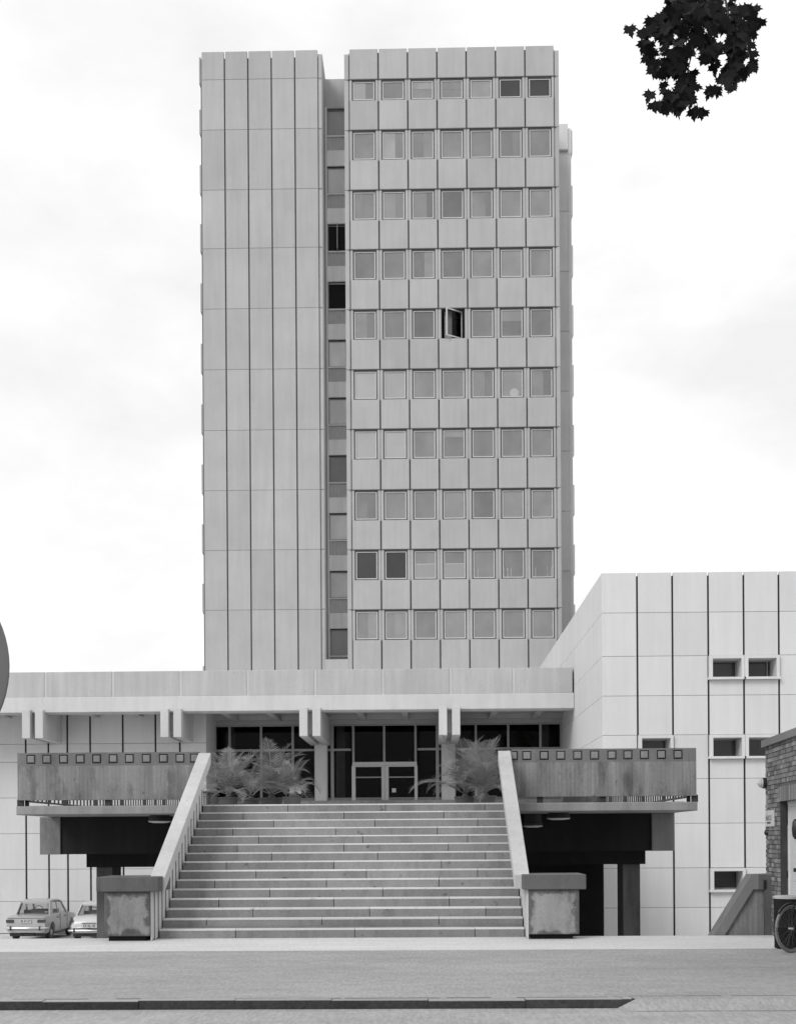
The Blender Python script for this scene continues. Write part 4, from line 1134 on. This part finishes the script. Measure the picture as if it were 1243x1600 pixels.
# ------------------------------------------------------------------ maple tree overhanging top right
random.seed(21)
mp_ = thing('maple_tree', 'dark maple foliage hanging into the sky at the top right', 'tree', (8.0, 11.0, 0))
poly = [(340,-60),(320,60),(250,90),(240,150),(150,175),(95,200),(100,280),(160,260),(170,330),(200,380),(210,460),(260,500),(300,560),(290,620),(210,670),(250,720),(240,790),(320,800),(380,770),(440,820),(500,790),(535,860),(600,840),(610,790),(580,720),(560,640),(570,600),(550,530),(500,520),(500,440),(540,390),(600,430),(640,470),(650,560),(610,640),(690,685),(750,650),(800,665),(850,590),(880,570),(970,480),(970,410),(920,390),(960,290),(970,210),(1035,195),(990,150),(980,70),(910,50),(940,-60)]
holes = [(590,500,20),(745,280,36),(735,405,32),(405,260,30),(395,330,28),(290,320,30),(300,400,26),(385,570,32),(170,200,22),(255,270,24),(300,690,28),(860,20,30),(760,10,28),(505,210,22),(725,500,18),(720,580,20),(520,750,20),(620,480,40),(560,450,40),(490,500,15),(400,710,14),(610,200,12),(485,300,12),(890,430,12)]
def inside(x, y, pl):
    c = False; j = len(pl)-1
    for i in range(len(pl)):
        if (pl[i][1] > y) != (pl[j][1] > y) and x < (pl[j][0]-pl[i][0])*(y-pl[i][1])/(pl[j][1]-pl[i][1])+pl[i][0]: c = not c
        j = i
    return c
leaf2d = [(0,0),(.12,-.03),(.29,-.14),(.25,.02),(.45,.09),(.35,.17),(.52,.37),(.33,.35),(.27,.44),(.16,.40),(.18,.58),(.11,.60),(0,.82)]
leaf2d = leaf2d + [(-x_, y_) for x_, y_ in leaf2d[-2:0:-1]]
def add_leaf(q, c, size, rng=1.0, face=None):
    # leaf in a plane roughly facing the camera (-y), tip pointing down with spread
    a = random.gauss(0, .5*rng); tx_ = random.gauss(0, .45*rng); ty_ = random.gauss(0, .5*rng)
    rot = Matrix.Rotation(ty_, 3, 'Z') @ Matrix.Rotation(tx_, 3, 'X') @ Matrix.Rotation(a, 3, 'Y')
    vs = [c + rot @ Vector((x_*size, -.12*abs(x_)*size, (.43-y_)*size)) for x_, y_ in leaf2d]
    q.add(vs+[c + rot @ Vector((0, 0, .1*size))], [(i, (i+1) % len(vs), len(vs)) for i in range(len(vs))], random.uniform(.6, 1.3))
lf = MB(); cnt = 0
def hole_hit(x, y, m=22): return any((x-a)**2+(y-b)**2 < (r_*.8+m)**2 for a, b, r_ in holes)
while cnt < 600:
    x = random.uniform(90, 1040); y = random.uniform(-60, 850)
    ok = inside(x, y, poly) and not hole_hit(x, y)
    if ok:
        e = 38
        pts_ = sum(inside(x+dx*e, y+dy*e, poly) for dx, dy in ((1,0),(-1,0),(0,1),(0,-1)))
        if pts_ < 4 and random.random() < .97: continue
        Y = 10+random.uniform(-.5,.5); X, Z = P(960+x/4.39, y/4.39+2, Y)
        add_leaf(lf, Vector((X, Y, Z)), .112*random.uniform(.75, 1.1)); cnt += 1
# edge leaves at the traced tips
for x, y in ((110,240),(225,440),(230,690),(270,760),(340,765),(450,780),(540,810),(590,800),(560,620),(640,650),(690,640),(790,630),(870,540),(940,460),(940,410),(990,190),(960,100),(190,350),(270,520),(600,440),(540,540),(920,340)):
    Y = 10+random.uniform(-.3,.3); X, Z = P(960+x/4.39, y/4.39-3, Y); add_leaf(lf, Vector((X,Y,Z)), .125*random.uniform(.8,1.05), .8)
# crown beyond the frame
for _ in range(2600):
    u = Vector((random.gauss(0,1), random.gauss(0,1), random.gauss(0,1))).normalized()*random.random()**.4
    c = Vector((7.6, 10.8, 11.2))+Vector((u.x*4.6, u.y*3.6, u.z*2.9))
    # keep clear of the frame (only the traced sprays hang into it)
    d = cam_rot.transposed() @ (c-Vector((0,0,EYE)))
    px_, py_ = 621.5+F*d.x/-d.z, 1310-F*d.y/-d.z
    if px_ < 1285 and py_ > -40: continue
    add_leaf(lf, c, random.uniform(.14,.22), 2)
M['maple'] = leafmat('maple_leaf', .010, .03)  # near-black: backlit shade put into the leaf colour
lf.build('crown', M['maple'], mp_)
def bez(pts, n=14):
    out = []; P_ = [Vector(p) for p in pts]
    for i in range(n+1):
        t = i/n; q_ = P_[:]
        while len(q_) > 1: q_ = [a.lerp(b, t) for a, b in zip(q_[:-1], q_[1:])]
        out.append(q_[0])
    return out
bark = concrete('maple_bark', .10, .2, .3, .2, bump=.8)
tk = MB(); tk.tube([(8,11,-.1),(8.02,11,1.5),(7.95,11,3.2),(7.9,10.95,5),(7.8,10.9,7.5),(7.7,10.8,10),(7.6,10.8,13)], [.30,.23,.21,.19,.15,.10,.03], 14); tk.build('trunk', bark, mp_, smooth='all')
def wp_(x, y, Y=10): X, Z = P(960+x/4.39, y/4.39, Y); return (X, Y, Z)
br = MB()
X0, Z0 = P(1120, -60, 10)
for pts, r0 in (([(7.8,10.9,7.6),(6,10.7,9.3),(4,10.2,9.2),(X0,10,Z0)], .06), ([(7.7,10.8,9),(9.5,11.5,10.5),(11,12,11)], .07), ([(7.75,10.85,8.4),(7,9,10.5),(6.5,8,11)], .06)):
    b_ = bez(pts); br.tube(b_, [r0*(1-.85*i/14) for i in range(15)], 7)
for pts in ([(X0,10,Z0), wp_(560,50), wp_(430,250), wp_(350,600)], [(X0,10,Z0), wp_(640,100), wp_(470,400), wp_(470,740)], [(X0,10,Z0), wp_(800,150), wp_(820,400), wp_(720,600)], [wp_(480,150), wp_(300,150), wp_(150,220)], [wp_(780,120), wp_(900,250), wp_(930,440)]):
    b_ = bez(pts); br.tube(b_, [.011*(1-.8*i/14) for i in range(15)], 5)
br.build('branch', bark, mp_, smooth='all')

# ------------------------------------------------------------------ light
SUN_EL, SUN_AZ = R(36), R(216)     # azimuth from +Y clockwise: behind the camera, slightly left
wd_ = bpy.data.worlds.new('World'); scn.world = wd_; wd_.use_nodes = True; nt = wd_.node_tree
bg = nt.nodes['Background']; sky = N(nt, 'ShaderNodeTexSky', sky_type='NISHITA'); sky.sun_disc = False
sky.sun_elevation = SUN_EL; sky.sun_rotation = SUN_AZ; sky.dust_density = 2.0
bw = N(nt, 'ShaderNodeRGBToBW'); L(nt, sky.outputs[0], bw.inputs[0])
tc = N(nt, 'ShaderNodeTexCoord')
n1 = noise(nt, tc.outputs['Generated'], 3.2, 7, .58, (1,1,1.9), (.35,.1,.2))
cl_ = remap(nt, n1, .36, .60, 0, 1)
n2 = remap(nt, noise(nt, tc.outputs['Generated'], 1.6, 4, .5, (1,1,1.5), (2.1,.4,.9)), .35, .65, 8.9, 10.2)
basev = math_(nt, 'MINIMUM', bw.outputs[0], 8.6); basev = math_(nt, 'MAXIMUM', basev, 8.1)
mx = N(nt, 'ShaderNodeMix'); mx.data_type = 'FLOAT'
L(nt, cl_, mx.inputs[0]); L(nt, basev, mx.inputs[2]); L(nt, n2, mx.inputs[3])
cc = N(nt, 'ShaderNodeCombineColor'); [L(nt, mx.outputs[0], cc.inputs[i]) for i in range(3)]
L(nt, cc.outputs[0], bg.inputs[0]); bg.inputs[1].default_value = .110
sl = bpy.data.lights.new('sun', 'SUN'); sl.energy = 1.4; sl.angle = R(25); sl.color = (1, 1, 1)
so = bpy.data.objects.new('sun', sl); COL.objects.link(so)
dirv = Vector((math.sin(SUN_AZ)*math.cos(SUN_EL), math.cos(SUN_AZ)*math.cos(SUN_EL), math.sin(SUN_EL)))
so.rotation_euler = (-dirv).to_track_quat('-Z', 'Y').to_euler()
scn.view_settings.view_transform = 'Standard'; scn.view_settings.look = 'None'; scn.view_settings.exposure = 0.0; scn.view_settings.gamma = 1
scn.view_settings.use_curve_mapping = False
scn.cycles.max_bounces = 8; scn.cycles.transparent_max_bounces = 12
for o in bpy.data.objects:
    if '_o' in o: del o['_o']
    if o.parent is not None and 'category' in o: del o['category']
